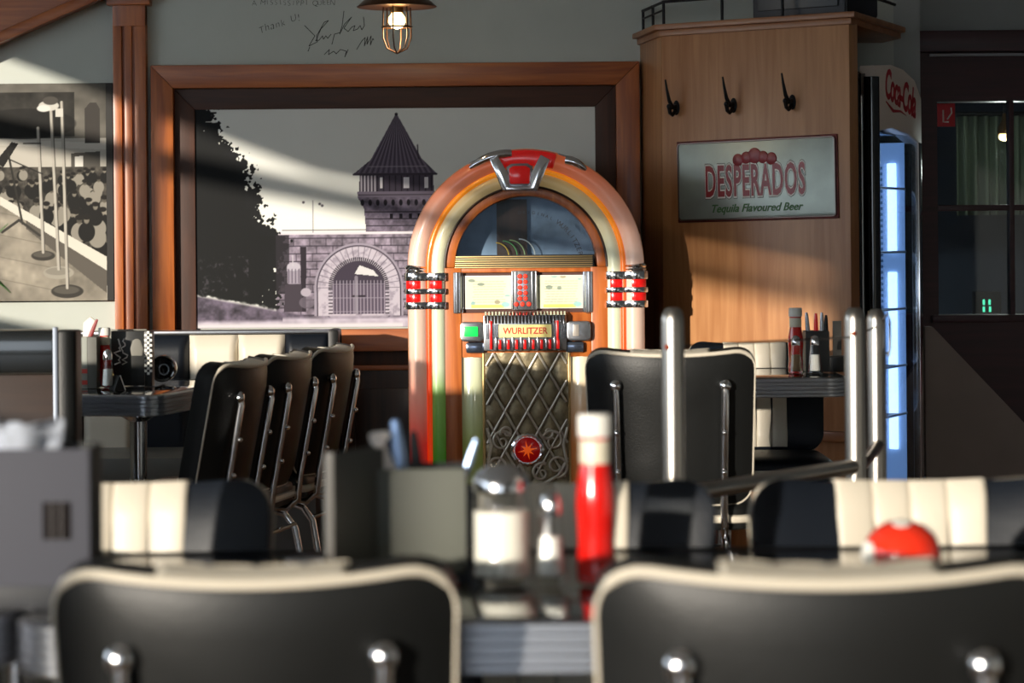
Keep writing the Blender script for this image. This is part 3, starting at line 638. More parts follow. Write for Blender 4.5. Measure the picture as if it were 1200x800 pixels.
tubearch(126.5, 11.5, -.005, T_OUT, 'outer_tube'); tubearch(113.6, 3.2, -.018, T_ORG, 'orange_tube'); tubearch(103.5, 9.5, .0, T_CRM, 'inner_tube')
tubearch(136.5, 2.2, .02, mat('amber_trim', (206, 120, 20), .3, emit=.1), 'edge_trim')
m = MB(); m.prism(jarch(134), .03, .15, 'xz'); 
m = MB(); m.ring(jarch(136), jarch(93), .028, .15); m.build('tube_backing', WOODD, jb)
# wood front: arch ring, stiles, lower rails
m = MB(); m.ring(arc(0, ZC, 96*k, 180, 0, 40), arc(0, ZC, 83*k, 180, 0, 40), -.012, .15); m.build('arch_ring', WOODJ, jb, .006)
m = MB(); m.tube([(x, -.014, z) for x, z in arc(0, ZC, 94.5*k, 180, 0, 40)], .0045, 8); m.build('arch_shade_line', mat('dark_brown_shade', (48, 26, 16), .4), jb)  # line of shade along the arch ring, built as a dark strip
for s_ in (-1, 1):
    a, b = sorted((s_*96*k, s_*76*k)); MB().box(a, b, -.012, .15, .15, ZC).build('stile', WOODJ, jb, .003)
MB().box(-76*k, 76*k, -.006, .15, JZ(418), JZ(366)).build('middle_panel', WOODJ, jb, .002)
MB().box(-86*k, 86*k, -.008, .15, JZ(319), JZ(314)).build('cross_rail', WOODJ, jb, .002)
MB().box(-76*k, 76*k, .03, .15, .15, JZ(418)).build('lower_panel', WOODD, jb)
# dome window
JB = mat('dome_backdrop', (104, 120, 140), .6, var=.5, vscale=9, emit=.12)  # faint glow of the backdrop stands in for light inside the dome
m = MB(); a0 = math.degrees(math.asin(14/83)); seg = arc(0, ZC, 84*k, 180-a0, a0, 36); m.prism(seg, .135, .149, 'xz'); m.build('dome_backdrop', JB, jb)
MB().box(JX(582), JX(618), .11, .135, JZ(299), JZ(233)).build('reflection_column', WOODD, jb)  # dark upright reflection in the dome, built as a solid bar
for px, r_, col in ((596, 15, (196, 160, 60)), (606, 17, (90, 150, 90)), (615, 18, (150, 170, 120)), (627, 19, (216, 216, 214))):
    m = MB(); m.tube([(JX(px-r_+r_*math.cos(R(t))), .09, JZ(300)+r_*k*math.sin(R(t))*1.05) for t in range(0, 91, 6)], .0022, 6); m.build('record_edge', mat('record_rim_%d' % px, col, .3), jb)
m = MB(); m.prism(seg, .02, .024, 'xz'); m.build('dome_glass', glass_mat('dome_glass', (.9, .94, .96), .0), jb, smooth=False)
m = MB(); t_ = 'ORIGINAL WURLITZER'
for i, ch in enumerate(t_):
    if ch == ' ': continue
    ang = 96-i*4.75; big = i >= 9; sz = (8.0 if big else 5.0)*k; vs_, fs_ = text_mesh(ch, sz, extrude=0, offset=.0002)
    rr = 66*k; m.add(vs_, fs_, Matrix.Translation((rr*math.cos(R(ang)), .0195, ZC+rr*math.sin(R(ang))-2*k)) @ Matrix.Rotation(R(90-ang), 4, 'Y'))
m.build('dome_lettering', mat('grey_print', (58, 62, 70), .6), jb, smooth=False)
# gold louvre
MB().box(JX(531), JX(695), .0, .02, JZ(314), JZ(298.5)).build('louvre_backing', BLACK, jb)
GOLD = mat('pale_gold', (216, 184, 128), .3, .8)
for i in range(6):
    z = JZ(300.5+i*2.5); MB().box(JX(533), JX(694), -.008, .0, z-.0022, z+.0022).build('louvre_bar', GOLD, jb, .001)
# title area
MB().box(JX(527), JX(698), .01, .15, JZ(366), JZ(319)).build('title_recess', mat('recess_brown', (70, 30, 16), .5), jb)
def card(px0, px1, seed):
    W, H = (px1-px0)*k, 37*k
    cc = Canvas(0, 52, 0, 37, 2.2); cc.img[:] = (222, 224, 192); rr = np.random.RandomState(seed)
    for i in range(9):
        x = 7+rr.rand()*3
        while x < 44:
            l = 2+rr.rand()*5; cc.fill(cc.line(x, 6+i*3, min(46, x+l), 6+i*3, .7)*.55, (110, 112, 100)); x += l+1.2
    for i in range(5): cc.fill(cc.disc(rr.rand()*50, rr.rand()*34, 1.5+rr.rand()*3, 1+rr.rand()*2)*.55, [(80, 100, 96), (90, 150, 170), (120, 110, 90)][i % 3])
    cc.fill(cc.poly([(6, 33), (44, 33), (44, 37), (6, 37)]), (226, 220, 120)); cc.fill(cc.disc(46, 33, 5, 3)*.6, (110, 190, 200))
    o = MB().box(JX(px0)-.002, JX(px1)+.002, -.002, .01, JZ(361.5), JZ(322.5)).build('title_card', WHITEP, jb, .001)
    print_sheet('card_print', cc.img, W, H, vcol_mat('card_ink_%d' % seed, .4), o, ((JX(px0)+JX(px1))/2, -.0026, JZ(342)))
card(545.5, 598, 1); card(630, 682, 2)
MB().box(JX(599), JX(629), -.02, .01, JZ(363), JZ(317)).build('keypad', DCHROME, jb, .004)
for px in (600.5, 605, 623.5, 628): m = MB(); m.tube([(JX(px), -.02, JZ(362)), (JX(px), -.02, JZ(318))], .0028, 8); m.build('keypad_rib', CHROME, jb)
for i in range(6):
    for px in (608.8, 615.2) if i < 5 else (604.5, 611.5, 619):
        m = MB(); m.lathe([(.0082, 0), (.0082, .006), (.005, .009), (1e-6, .0095)], 12, Matrix.Translation((JX(px), -.019, JZ(323.5+i*6.5))) @ Matrix.Rotation(PI/2, 4, 'X')); m.build('button', mat('button_red', (226, 60, 40), .3, emit=.2), jb)
for px in (535.5, 689.5):
    m = MB(); m.lathe([(.012, JZ(368)), (.022, JZ(366)), (.023, JZ(364)), (.023, JZ(320)), (.022, JZ(318.5)), (.01, JZ(318))], 48, Matrix.Translation((JX(px), .005, 0)), ribs=12, ribd=.05); m.build('ribbed_column', DCHROME, jb)
# side clamps
def clamp(s_):
    def sec(grow):
        pts = []
        for i in range(25):
            x = -147+i*56/24
            y1 = math.sqrt(max(0, (13.5+grow)**2-(x+128)**2)); y2 = math.sqrt(max(0, (12.5+grow)**2-(x+104)**2)); pts.append((x, -max(y1, y2, 3+grow)))
        return pts
    for i, (ya, yb, g_, mt, nm) in enumerate(((318.5, 328, 1.5, CHROME, 'clamp_band'), (328, 337, .0, REDP, 'red_band'), (337, 343.5, 1.5, CHROME, 'clamp_band'), (343.5, 352.5, .0, REDP, 'red_band'), (352.5, 361, 1.5, CHROME, 'clamp_band'))):
        x_lo = -144 if mt is CHROME else -140; pl = [(x, y) for x, y in sec(g_) if x >= x_lo and (x <= -93 if mt is CHROME else x <= -97)]
        poly = [(s_*x*k, y*k) for x, y in pl]+[(s_*pl[-1][0]*k, .028), (s_*pl[0][0]*k, .028)]
        m = MB(); m.prism(poly, JZ(yb), JZ(ya), 'xy'); m.build(nm, mt, jb, .0025 if mt is CHROME else .0015)
    m = MB(); m.lathe([(.036, 0), (.04, .006), (.036, .012), (.042, .018), (.034, .026), (.02, .034), (1e-6, .036)], 28, Matrix.Translation((s_*128*k, -.004, JZ(318.5)))); m.build('clamp_cap', CHROME, jb)
clamp(-1); clamp(1)
# crown
def crown(a0, a1, r0, r1, y0, mt, nm, bev=.006):
    m = MB(); m.ring(arc(0, ZC, r1*k, a0, a1, 14), arc(0, ZC, r0*k, a0, a1, 14), y0, .06); return m.build(nm, mt, jb, bev)
crown(74, 103, 118, 137, -.045, REDP, 'crown_lens', .012)
for a0, a1, s_ in ((103, 119, -1), (61, 74, 1)):
    crown(a0, a1, 128, 138.5, -.02, CHROME, 'crown_wing', .01)
    m = MB(); m.tube([(133*k*math.cos(R(a0+s_*6+(a1-a0-s_*6)*t/8)), -.032-.006*math.sin(PI*t/8), ZC+(133+2*math.sin(PI*t/8))*k*math.sin(R(a0+s_*6+(a1-a0-s_*6)*t/8))) for t in range(9)] if s_ < 0 else [(133*k*math.cos(R(a1-5-(a1-5-a0+3)*t/8)), -.032-.006*math.sin(PI*t/8), ZC+(133+2*math.sin(PI*t/8))*k*math.sin(R(a1-5-(a1-5-a0+3)*t/8))) for t in range(9)], [.016, .017, .017, .016, .016, .015, .014, .012, .007], 12); m.build('crown_arm', CHROME, jb)
lp = [(JX(575), JZ(188)), (JX(584), JZ(183)), (JX(597), JZ(205)), (JX(597), JZ(217)), (JX(600), JZ(219)), (JX(619), JZ(219)), (JX(622), JZ(217)), (JX(622), JZ(205)), (JX(634), JZ(182)), (JX(645), JZ(188)), (JX(630), JZ(224)), (JX(589), JZ(224))]
m = MB(); m.prism(lp[::-1], -.06, .03, 'xz'); m.build('crown_bracket', CHROME, jb, .004)
m = MB(); m.prism([(JX(a), JZ(b)) for a, b in ((594, 196), (600, 192), (619, 192), (625, 196), (624, 219), (595, 219))], -.045, .03, 'xz'); m.build('bracket_housing', DCHROME, jb, .003)
m = MB(); m.prism([(JX(a), JZ(b)) for a, b in ((597, 198), (602, 195), (617, 195), (622, 198), (621, 216), (598, 216))], -.066, -.04, 'xz'); m.build('bracket_lens', REDP, jb, .006)
# chrome coin assembly
m = MB(); m.box(JX(566), JX(663), -.045, 0, JZ(410), JZ(368)); m.build('coin_housing', DCHROME, jb, .006)
for i in range(24):
    px = 568.5+i*4
    m = MB(); m.tube([(JX(px), -.046, JZ(378)), (JX(px), -.05, JZ(369)), (JX(px), -.03, JZ(365.5))], .0042, 8); m.build('chrome_flute', CHROME, jb)
for i in range(8):
    for s_ in (0, 1):
        px = 570+i*1.9+s_*78; m = MB(); m.tube([(JX(px), -.046, JZ(396)), (JX(px), -.046, JZ(379))], .0022, 6); m.build('chrome_flute', CHROME, jb)
for px in (574.5, 652): MB().box(JX(px-1.4), JX(px+1.4), -.056, -.04, JZ(408), JZ(375)).build('red_bar', REDP, jb, .002)
for i in range(8):
    px = 585+i*9.7-.2; MB().box(JX(px-1.6), JX(px+1.6), -.062, -.04, JZ(408), JZ(397)).build('red_fin', REDP, jb, .002)
    MB().box(JX(px-5), JX(px-3.4), -.055, -.04, JZ(410), JZ(394)).build('chrome_fin', CHROME, jb, .001)
pl = MB().box(JX(584), JX(645), -.055, -.04, JZ(394.5), JZ(379.5)).build('name_plate', mat('name_plate_yellow', (226, 214, 140), .4, emit=.1), jb, .002)
text('lettering', 'WURLITZER', 10.5*k, mat('name_red', (196, 50, 30), .5), pl, (JX(614.5), -.0556, JZ(387)), offset=.0006, sx=.9)
for a, b, nm in ((539, 566, 'display_box'), (663, 691, 'coin_slot_box')):
    m = MB(); m.prism([(JX(0.5*(a+b))+x, z) for x, z in rrect((b-a)*k, 23*k, .014, 4, 0, JZ(387.5))], -.04, 0, 'xz'); o = m.build(nm, DCHROME, jb, .005)
    if nm == 'display_box': MB().box(JX(543.5), JX(559.5), -.046, -.04, JZ(393), JZ(381.5)).build('display', mat('display_green', (20, 210, 80), .3, emit=.6), o, .002)
    else: MB().box(JX(670), JX(677), -.046, -.04, JZ(393.5), JZ(380)).build('coin_slot', mat('pale_metal', (206, 196, 186), .3, .6), o, .001)
for a, b in ((545, 567), (661, 683)):
    m = MB(); m.box(JX(a), JX(b), -.03, 0, JZ(413), JZ(400)); m.build('selector_block', mat('blue_chrome', (120, 130, 150), .15, .9), jb, .01)
# lower grille
GR = mat('bronze_mesh', (150, 138, 110), .42, .3, bump=.4, bscale=160, var=.3, vscale=40)
m = MB(); m.box(JX(566), JX(665), -.002, .03, .16, JZ(412)); m.build('grille_panel', GR, jb, .002)
def pillow(a, b):
    x = JX(567)+(JX(664)-JX(567))*a; z = .165+(JZ(412.5)-.165)*b; e = JZ(413)-z
    u_ = PI*((x-e/1.75)/(26*k)+.5); v_ = PI*((x+e/1.75)/(26*k)+.5); return (x, -.004-.014*(abs(math.sin(u_)*math.sin(v_)))**.6, z)
m = MB(); m.grid(pillow, 72, 150); m.build('grille_mesh', GR, jb, ang=180)
x0_, x1_, zt_, zb_ = JX(568), JX(663), JZ(413), JZ(560)
slope = 1.75; SILV = mat('polished_silver', (214, 208, 196), .3, .7)
def clipline(xa, za, xb, zb):
    pts = []
    for i in range(61):
        t = i/60; x = xa+(xb-xa)*t; z = za+(zb-za)*t
        if x0_ <= x <= x1_ and zb_ <= z <= zt_ and math.hypot(x, z-JZ(526)) > 20*k: pts.append((x, -.016, z))
    return pts
for i in range(-4, 6):
    for s_ in (1, -1):
        xa = JX(616)+s_*((i*26-13)*k); ln = 150*k
        pts = clipline(xa, zt_, xa+s_*ln/slope, zt_-ln)
        if len(pts) > 4: m = MB(); m.tube(pts, .0046, 8); m.build('lattice_bar', SILV, jb)
for a, b, ramp, nm in ((538, 565, 'l', 'side_pilaster'), (666, 693, 'r', 'side_pilaster')):
    mt = ramp_mat('pilaster_glow_'+ramp, [(.15, (120, 130, 40) if ramp == 'l' else (190, 100, 40)), (JZ(520), (146, 158, 90) if ramp == 'l' else (206, 136, 80)), (JZ(440), (206, 212, 180) if ramp == 'l' else (220, 206, 176)), (JZ(412), (216, 220, 196))], .12)
    m = MB(); cxp = JX((a+b)/2); m.prism([(cxp+13.5*k*math.cos(R(t)), .03-12*k*math.sin(R(t))) for t in range(0, 181, 12)], .16, JZ(414), 'xy'); m.build(nm, mt, jb, .003)
for px in (565.5, 665.5): m = MB(); m.tube([(JX(px), -.008, .16), (JX(px), -.008, JZ(412))], .005, 8); m.build('gold_bead', GOLD, jb)
# ruby with star and scrolls
rz = JZ(526)
m = MB(); m.lathe([(.056, 0), (.058, .008), (.05, .014), (.047, .012)], 40, Matrix.Translation((0, -.012, rz)) @ Matrix.Rotation(PI/2, 4, 'X'), ribs=20, ribd=.03); m.build('ruby_bezel', CHROME, jb)
m = MB(); m.lathe([(.047, 0), (.044, .01), (.03, .016), (1e-6, .019)], 32, Matrix.Translation((0, -.016, rz)) @ Matrix.Rotation(PI/2, 4, 'X')); ru = m.build('ruby_lens', mat('ruby', (150, 8, 10), .12, coat=.6, emit=.25), jb)
stp = []
for i in range(16):
    r_ = (.034 if i % 4 == 0 else .026) if i % 2 == 0 else .010; stp.append((r_*math.cos(2*PI*i/16+.2), rz+r_*math.sin(2*PI*i/16+.2)))
m = MB(); m.prism(stp, -.038, -.03, 'xz'); m.build('ruby_star', mat('star_orange', (236, 92, 16), .3, emit=.45), ru)
def scroll(cx, cz, r0, turns, a0, dirn, nm='scroll'):
    pts = []
    for i in range(34):
        t = i/33; a = R(a0)+dirn*t*turns*2*PI; r_ = r0*(1-.82*t); pts.append((cx+r_*math.cos(a), -.018, cz+r_*math.sin(a)))
    m = MB(); m.tube(pts, [.006*(1-.5*i/33) for i in range(34)], 8); m.build(nm, SILV, jb)
for s_ in (-1, 1):
    scroll(s_*30*k, JZ(516), 13*k, 1.3, 90+s_*60, -s_); scroll(s_*34*k, JZ(545), 14*k, 1.4, -90, s_); scroll(s_*16*k, JZ(553), 12*k, 1.2, 60, s_); scroll(s_*24*k, JZ(506), 8*k, 1.1, 200, s_)
    m = MB(); m.tube([(s_*47*k, -.016, JZ(500)), (s_*42*k, -.018, JZ(520)), (s_*46*k, -.018, JZ(540)), (s_*36*k, -.018, JZ(556)), (s_*18*k, -.018, JZ(566)), (0, -.018, JZ(570))], .006, 8); m.build('scroll', SILV, jb)

# ================================================================ PENDANT LAMP
q = P(465, 8, 8.6)
pd = empty('cage_lamp', (q.x, 8.6, q.z), label='bronze shaded pendant lamp with wire cage and lit bulb above the mural', cat='lamp')
BRZ = mat('bronze_shade', (96, 60, 34), .35, .8); S_ = 8.6/F
m = MB(); m.lathe([(47*S_, 0), (40*S_, .018), (24*S_, .05), (14*S_, .07), (12*S_, .12), (5*S_, .14), (5*S_-.003, .138), (11*S_, .116), (13*S_, .068), (23*S_, .048), (39*S_, .015), (46*S_, -.002)], 40); m.build('shade', BRZ, pd)
m = MB(); m.tube([(0, 0, .13), (0, 0, 3.0-q.z)], .008, 10); m.build('rod', BRZ, pd)
m = MB(); m.lathe([(.022, -.02), (.022, .08)], 20); m.build('socket', mat('brass', (150, 110, 60), .35, .9), pd)
m = MB(); m.lathe([(1e-6, -.075), (.018, -.07), (.029, -.052), (.028, -.036), (.016, -.02), (.013, -.005)], 24); m.build('bulb', GLOW, pd)
cg = IRON if False else mat('cage_wire', (70, 48, 34), .4, .8); rc = 17*S_
for kx in range(6):
    a = PI*kx/3+.3; m = MB(); m.tube([(rc*.95*math.cos(a), rc*.95*math.sin(a), .01), (rc*math.cos(a), rc*math.sin(a), -.06), (rc*math.cos(a), rc*math.sin(a), -.105), (rc*.72*math.cos(a), rc*.72*math.sin(a), -.14), (0, 0, -.157)], .0026, 6); m.build('cage_wire', cg, pd)
m = MB(); m.tube([(rc*1.03*math.cos(t*PI/16), rc*1.03*math.sin(t*PI/16), -.068) for t in range(32)], .003, 6, closed=True); m.build('cage_ring', cg, pd)
ld = bpy.data.lights.new('pendant_bulb', 'POINT'); ld.energy = 2.2; ld.color = (1, .72, .4); ld.shadow_soft_size = .03; lo = bpy.data.objects.new('pendant_bulb', ld); COL.objects.link(lo); lo.location = (q.x, 8.6, q.z-.09)

# ================================================================ CHAIRS
def chair(name, backtop, rz, label, w=.44, h=.84, group=None, dark=BLACKV, tilt=R(11), zones=True):
    """local frame: sitter faces +Y; backtop = world xy of the middle of the outer back's top edge"""
    zb = .47; H = (h-zb)/math.cos(tilt); yb0 = -.19
    ytop = yb0-(h-zb)*math.tan(tilt)-.03
    cz_, sz_ = math.cos(rz), math.sin(rz)
    loc = (backtop[0]+sz_*ytop, backtop[1]-cz_*ytop, 0)
    t = empty(name, loc, rz, label, 'chair', group)
    ct, st_ = math.cos(tilt), math.sin(tilt); CV = .052; hw = w/2
    def mp(a, b, d):   # a across, b up the back, d towards the sitter
        tp = .955+.045*b/H; aa = a*tp; b = b-.017*(1-(a/hw)**2)*max(0, (b/H-.5)*2); y = yb0-b*st_+CV*(a/hw)**2+d*ct; return (aa, y, zb+b*ct+d*st_)
    out = dense(rrect(w, H, .055, 6, 0, H/2))
    def disc(d0, puff, sgn):
        m = MB(); N = len(out); rings = (1, .985, .95, .86, .68, .4); vs = []; fs = []
        for s in rings:
            for x, z in out: vs.append(mp(x*s, H/2+(z-H/2)*s, d0+sgn*puff*(1-((s-.0)**6))))
        for i in range(len(rings)-1):
            for j in range(N): fs.append((i*N+j, i*N+(j+1) % N, (i+1)*N+(j+1) % N, (i+1)*N+j))
        vs.append(mp(0, H/2, d0+sgn*puff)); c0 = len(vs)-1
        for j in range(N): fs.append(((len(rings)-1)*N+j, (len(rings)-1)*N+(j+1) % N, c0))
        return m.add(vs, fs)
    TH = .045
    disc(-.004, .014, -1).build('back_panel', dark, t, ang=60)
    m = MB(); N = len(out); prof = ((-.004, 1.0), (-.002, 1.012), (TH*.5, 1.014), (TH+.002, 1.012), (TH+.004, 1.0)); vs = []; fs = []
    for d, s in prof:
        for x, z in out: vs.append(mp(x*s, H/2+(z-H/2)*s, d))
    for i in range(len(prof)-1):
        for j in range(N): fs.append((i*N+j, i*N+(j+1) % N, (i+1)*N+(j+1) % N, (i+1)*N+j))
    m.add(vs, fs).build('edge_band', dark, t, ang=60)
    m = MB(); m.tube([mp(x*1.008, H/2+(z-H/2)*1.008, -.003) for x, z in out], [.0056 if z > H*.95 else .0026 for x, z in out], 8, closed=True); m.build('piping', CREAM, t)
    disc(TH+.003, .018, 1).build('front_panel', dark, t, ang=60)
    if zones:
        cwid = w*.47; m = MB()
        def fn(a, b):
            x = (a-.5)*cwid; z = .006+b*(H-.002); e = min(1, min(b, 1-b)/.06)**.5; ch = abs(math.sin(PI*a*4))**.35
            return mp(x, z, TH+.006+.013*e+.007*ch)
        m.grid(fn, 64, 14); m.build('cream_channels', CREAM, t, ang=75)
        m = MB(); m.grid(lambda a, b: mp((a-.5)*cwid, H+.0045-.004*(2*b-1)**4, -.001+b*(TH+.006)), 20, 8); o_ = m.build('cream_top', CREAM, t, ang=75); sm_ = o_.modifiers.new('thickness', 'SOLIDIFY'); sm_.thickness = .005; sm_.offset = 0
    # seat
    so = rrect(w*.98, .42, .06, 5, 0, .03); m = MB(); vs = []; fs = []; pr = ((.40, .96), (.405, 1), (.452, 1), (.462, .985), (.474, .9), (.48, .6), (.482, .02)); N = len(so)
    for z, s in pr:
        for x, y in so: vs.append((x*s, .03+(y-.03)*s, z))
    for i in range(len(pr)-1):
        for j in range(N): fs.append((i*N+j, i*N+(j+1) % N, (i+1)*N+(j+1) % N, (i+1)*N+j))
    fs.append(tuple(range(N-1, -1, -1))); m.add(vs, fs).build('seat', dark, t, ang=60)
    m = MB(); m.tube([(x*1.003, .03+(y-.03)*1.003, .43) for x, y in so], .011, 8, closed=True); m.build('seat_welt', CREAM, t)
    # chrome tubes
    for s in (-1, 1):
        a = s*w*.325; r = .0105; zkn = H-.085
        k0, k1, k2 = mp(a, zkn, -.018), mp(a, zkn-.02, -.036), mp(a, .02, -.038)
        pts = [k0, (k0[0], k0[1]-.012, k0[2]+.004), k1, mp(a, zkn*.5, -.037), k2, (a*.97, yb0-.012, .415), (a*.97, yb0+.02, .388), (a*.97, .12, .385), (a*.98, .185, .37), (a*1.02, .215, .33), (a*1.1, .24, .0)]
        m = MB(); m.tube(pts, r, 12); m.build('frame_tube', CHROME, t)
        m = MB(); m.tube([(a*.97, -.10, .388), (a*1.0, -.16, .37), (a*1.03, -.19, .33), (a*1.12, -.25, 0)], r, 12); m.build('rear_leg', CHROME, t)
        m = MB(); kp = mp(a, zkn, -.03); m.sphere(kp, .016, 10, sc=(1, .8, 1.1)); m.build('tube_knob', CHROME, t)
        for bb in (.62, .3):
            m = MB(); m.sphere(mp(a, zkn*bb, -.05), .0075, 8); m.build('rivet', CHROME, t)
    m = MB(); m.tube([(-w*.33, -.19, .34), (w*.33, -.19, .34)], .007, 8); m.tube([(-w*.335, .218, .31), (w*.335, .218, .31)], .007, 8); m.build('cross_bar', CHROME, t)
    return t
def at(px, py, D): q = P(px, py, D); return (q.x, q.y)
chair('diner_chair', at(290, 660, 2.65), R(1), 'black vinyl diner chair with cream edge, back turned, beside the grey cutlery caddy', .43, .836)
chair('diner_chair', at(978, 670, 2.42), R(-2), 'black vinyl diner chair with cream edge, back turned, before the red spotted pot', .452, .862)
chair('diner_chair', at(144, 560, 3.75), PI, 'cream and black channelled diner chair facing the grey napkin box', .455, .838, dark=NAVYV)
chair('diner_chair', at(647, 562, 3.75), PI, 'cream and black channelled diner chair behind the sugar jar and ketchup bottle', .455, .832, dark=NAVYV)
chair('diner_chair', at(1054, 562, 3.75), PI, 'cream and black channelled diner chair behind the red spotted pot', .455, .832, dark=NAVYV)
chair('diner_chair', at(785, 413, 6.7), R(-4), 'black vinyl diner chair with two chrome tubes standing before the jukebox', .447, .885)
cr = R(78.5)
chair('diner_chair', at(315, 418, 7.0), cr, 'black diner chair seen from the side, closest to the corner of its chrome edged table', .43, .855, group='row of chairs at the chrome edged table')
chair('diner_chair', at(368, 414, 7.44), cr, 'black diner chair in the middle of the row of three side-on chairs', .43, .855, group='row of chairs at the chrome edged table')
chair('diner_chair', at(418, 409, 7.9), cr, 'black diner chair in the row of three, closest to the jukebox', .43, .855, group='row of chairs at the chrome edged table')
chair('diner_chair', at(881, 403, 8.62), PI, 'cream and black diner chair against the oak corner cabinet', .445, .83, dark=NAVYV)

# ================================================================ TABLES
TOPM = mat('black_gloss_laminate', (20, 21, 24), .07, coat=.4); 
def table(name, cx, cy, rz, W, D, label, r=.07, legs='post', legpos=None):
    t = empty(name, (cx, cy, 0), rz, label, 'table')
    pl = rrect(W-.012, D-.012, r, 6); m = MB(); m.prism(pl, .70, .75, 'xy'); m.build('table_top', TOPM, t, .002)
    prof = []; ed = rrect(W, D, r, 6); N = len(ed); z0, z1, nr = .69, .7495, 5
    prof.append((z0, -.012))
    for i in range(nr):
        h_ = (z1-z0)/nr; zz = z0+i*h_; prof += [(zz+h_*.08, -.004), (zz+h_*.25, 0), (zz+h_*.75, 0), (zz+h_*.92, -.004)]
    prof.append((z1+.0012, -.007))
    m = MB(); vs = []; fs = []
    for z, o_ in prof:
        for x, y in rrect(W+2*o_, D+2*o_, r+o_, 6): vs.append((x, y, z))
    for i in range(len(prof)-1):
        for j in range(N): fs.append((i*N+j, i*N+(j+1) % N, (i+1)*N+(j+1) % N, (i+1)*N+j))
    m.add(vs, fs).build('ribbed_edge', mat('edge_aluminium', (172, 175, 182), .3, 1), t, ang=25)
    for x, y in (legpos or ((-W/2+.1, -D/2+.1), (W/2-.1, -D/2+.1), (W/2-.1, D/2-.1), (-W/2+.1, D/2-.1))):
        m = MB(); m.lathe([(.03, 0), (.03, .015), (.024, .02), (.024, .67), (.05, .685), (.05, .70)], 20, Matrix.Translation((x, y, 0))); m.build('leg', CHROME, t)
    return t
TD0, TD1 = 2.875, 3.555
table('diner_table', (-.572+1.36)/2, (TD0+TD1)/2, 0, 1.36+.572, TD1-TD0, 'long black gloss table with ribbed metal edge holding sugar jar and ketchup')
table('diner_table', (-.58-1.75)/2, (TD0+TD1)/2+.04, 0, 1.75-.58, TD1-TD0, 'black gloss table with ribbed metal edge holding the grey napkin box')
# T2: turned 11.5 degrees
ang2 = R(-11.5); c0 = Vector((P(182, 459, 7.2).x, 7.2, 0)); ux = Vector((math.cos(ang2), math.sin(ang2), 0)); uy = Vector((-math.sin(ang2), math.cos(ang2), 0))
W2, D2 = 1.15, .82; tc_ = c0-ux*(W2/2-.02)+uy*(D2/2-.02)
table('diner_table', tc_.x, tc_.y, ang2, W2, D2, 'chrome edged table with menu holders beside the row of black chairs')
t3x1 = P(996, 447, 7.8).x
table('diner_table', (t3x1+.30)/2, 8.1, 0, t3x1-.30, .62, 'chrome edged table with small ketchup bottle by the oak cabinet', legpos=((0, 0),))

# ================================================================ BENCHES
bn = empty('wall_bench', (0, 0, 0), label='cream and black padded bench below the tower mural', cat='bench')
YBN = 9.3; f2 = lambda px, py: P(px, py, YBN)
ztop = f2(300, 392).z; edges = [(30, 97, NAVYV), (97, 156, CREAM), (156, 222, NAVYV), (222, 279, CREAM), (279, 334, CREAM), (334, 386, NAVYV)]
for a, b, mt in edges:
    xa_, xb_ = f2(a, 400).x, f2(b, 400).x; m = MB()
    def fn(u_, v_, xa_=xa_, xb_=xb_):
        e = min(1, min(u_, 1-u_)/.12)**.5*min(1, (1-v_)/.06+.0)**.5; return (xa_+(xb_-xa_)*u_, YBN-.035*e, .36+(ztop-.36)*v_)
    m.grid(fn, 16, 14); m.build('back_cushion', mt, bn, ang=70)
xL, xR = f2(30, 400).x, f2(398, 400).x
MB().box(xL, xR, YBN+.001, YBN+.12, .06, ztop+.004).build('back_frame', BLACKV, bn, .01)
MB().box(xL, xR-.02, YBN-.02, YBN+.11, ztop+.004, ztop+.016).build('top_trim', mat('edge_aluminium', (172, 175, 182), .3, 1), bn, .003)
MB().box(xR-.04, xR, YBN-.05, YBN+.12, .06, ztop+.018).build('end_panel', BLACKV, bn, .012)
MB().box(xL, xR-.04, YBN-.46, YBN-.03, .34, .44).build('seat_cushion', mat('grey_vinyl', (96, 96, 92), .4), bn, .03)
MB().box(xL+.02, xR-.06, YBN-.40, YBN-.02, 0, .34).build('base', mat('bench_base_grey', (90, 88, 86), .6), bn, .004)
# booth partition bench with its back to the room
YP = 6.3; pz = P(40, 387, YP).z; px1 = P(86, 400, YP).x
bb = empty('booth_bench', (0, 0, 0), label='dark booth bench back with brown lower panel and upright chrome strip', cat='bench')
zm = P(40, 437, YP).z
MB().box(-2.3, px1-.045, YP, YP+.09, zm, pz).build('upper_panel', mat('black_gloss_panel', (22, 24, 24), .12, coat=.5), bb, .008)
MB().box(-2.3, px1-.045, YP+.006, YP+.09, .05, zm-.004).build('lower_panel', wood('brown_bench_panel', (36, 22, 13), (50, 32, 20), 'X'), bb, .003)
m = MB(); m.prism(rrect(.06, .12, .025, 5, px1-.025, YP+.055), .0, pz-.002, 'xy'); m.build('end_post', BLACKV, bb, .006)
xs_ = P(66, 420, YP).x; MB().box(xs_-.007, xs_+.005, YP-.008, YP+.002, .02, pz+.008).build('chrome_strip', mat('blue_grey_metal', (96, 102, 112), .45, .9), bb, .002)
MB().box(-2.3, px1-.06, YP+.09, YP+.5, .0, .44).build('seat', BLACKV, bb, .03)
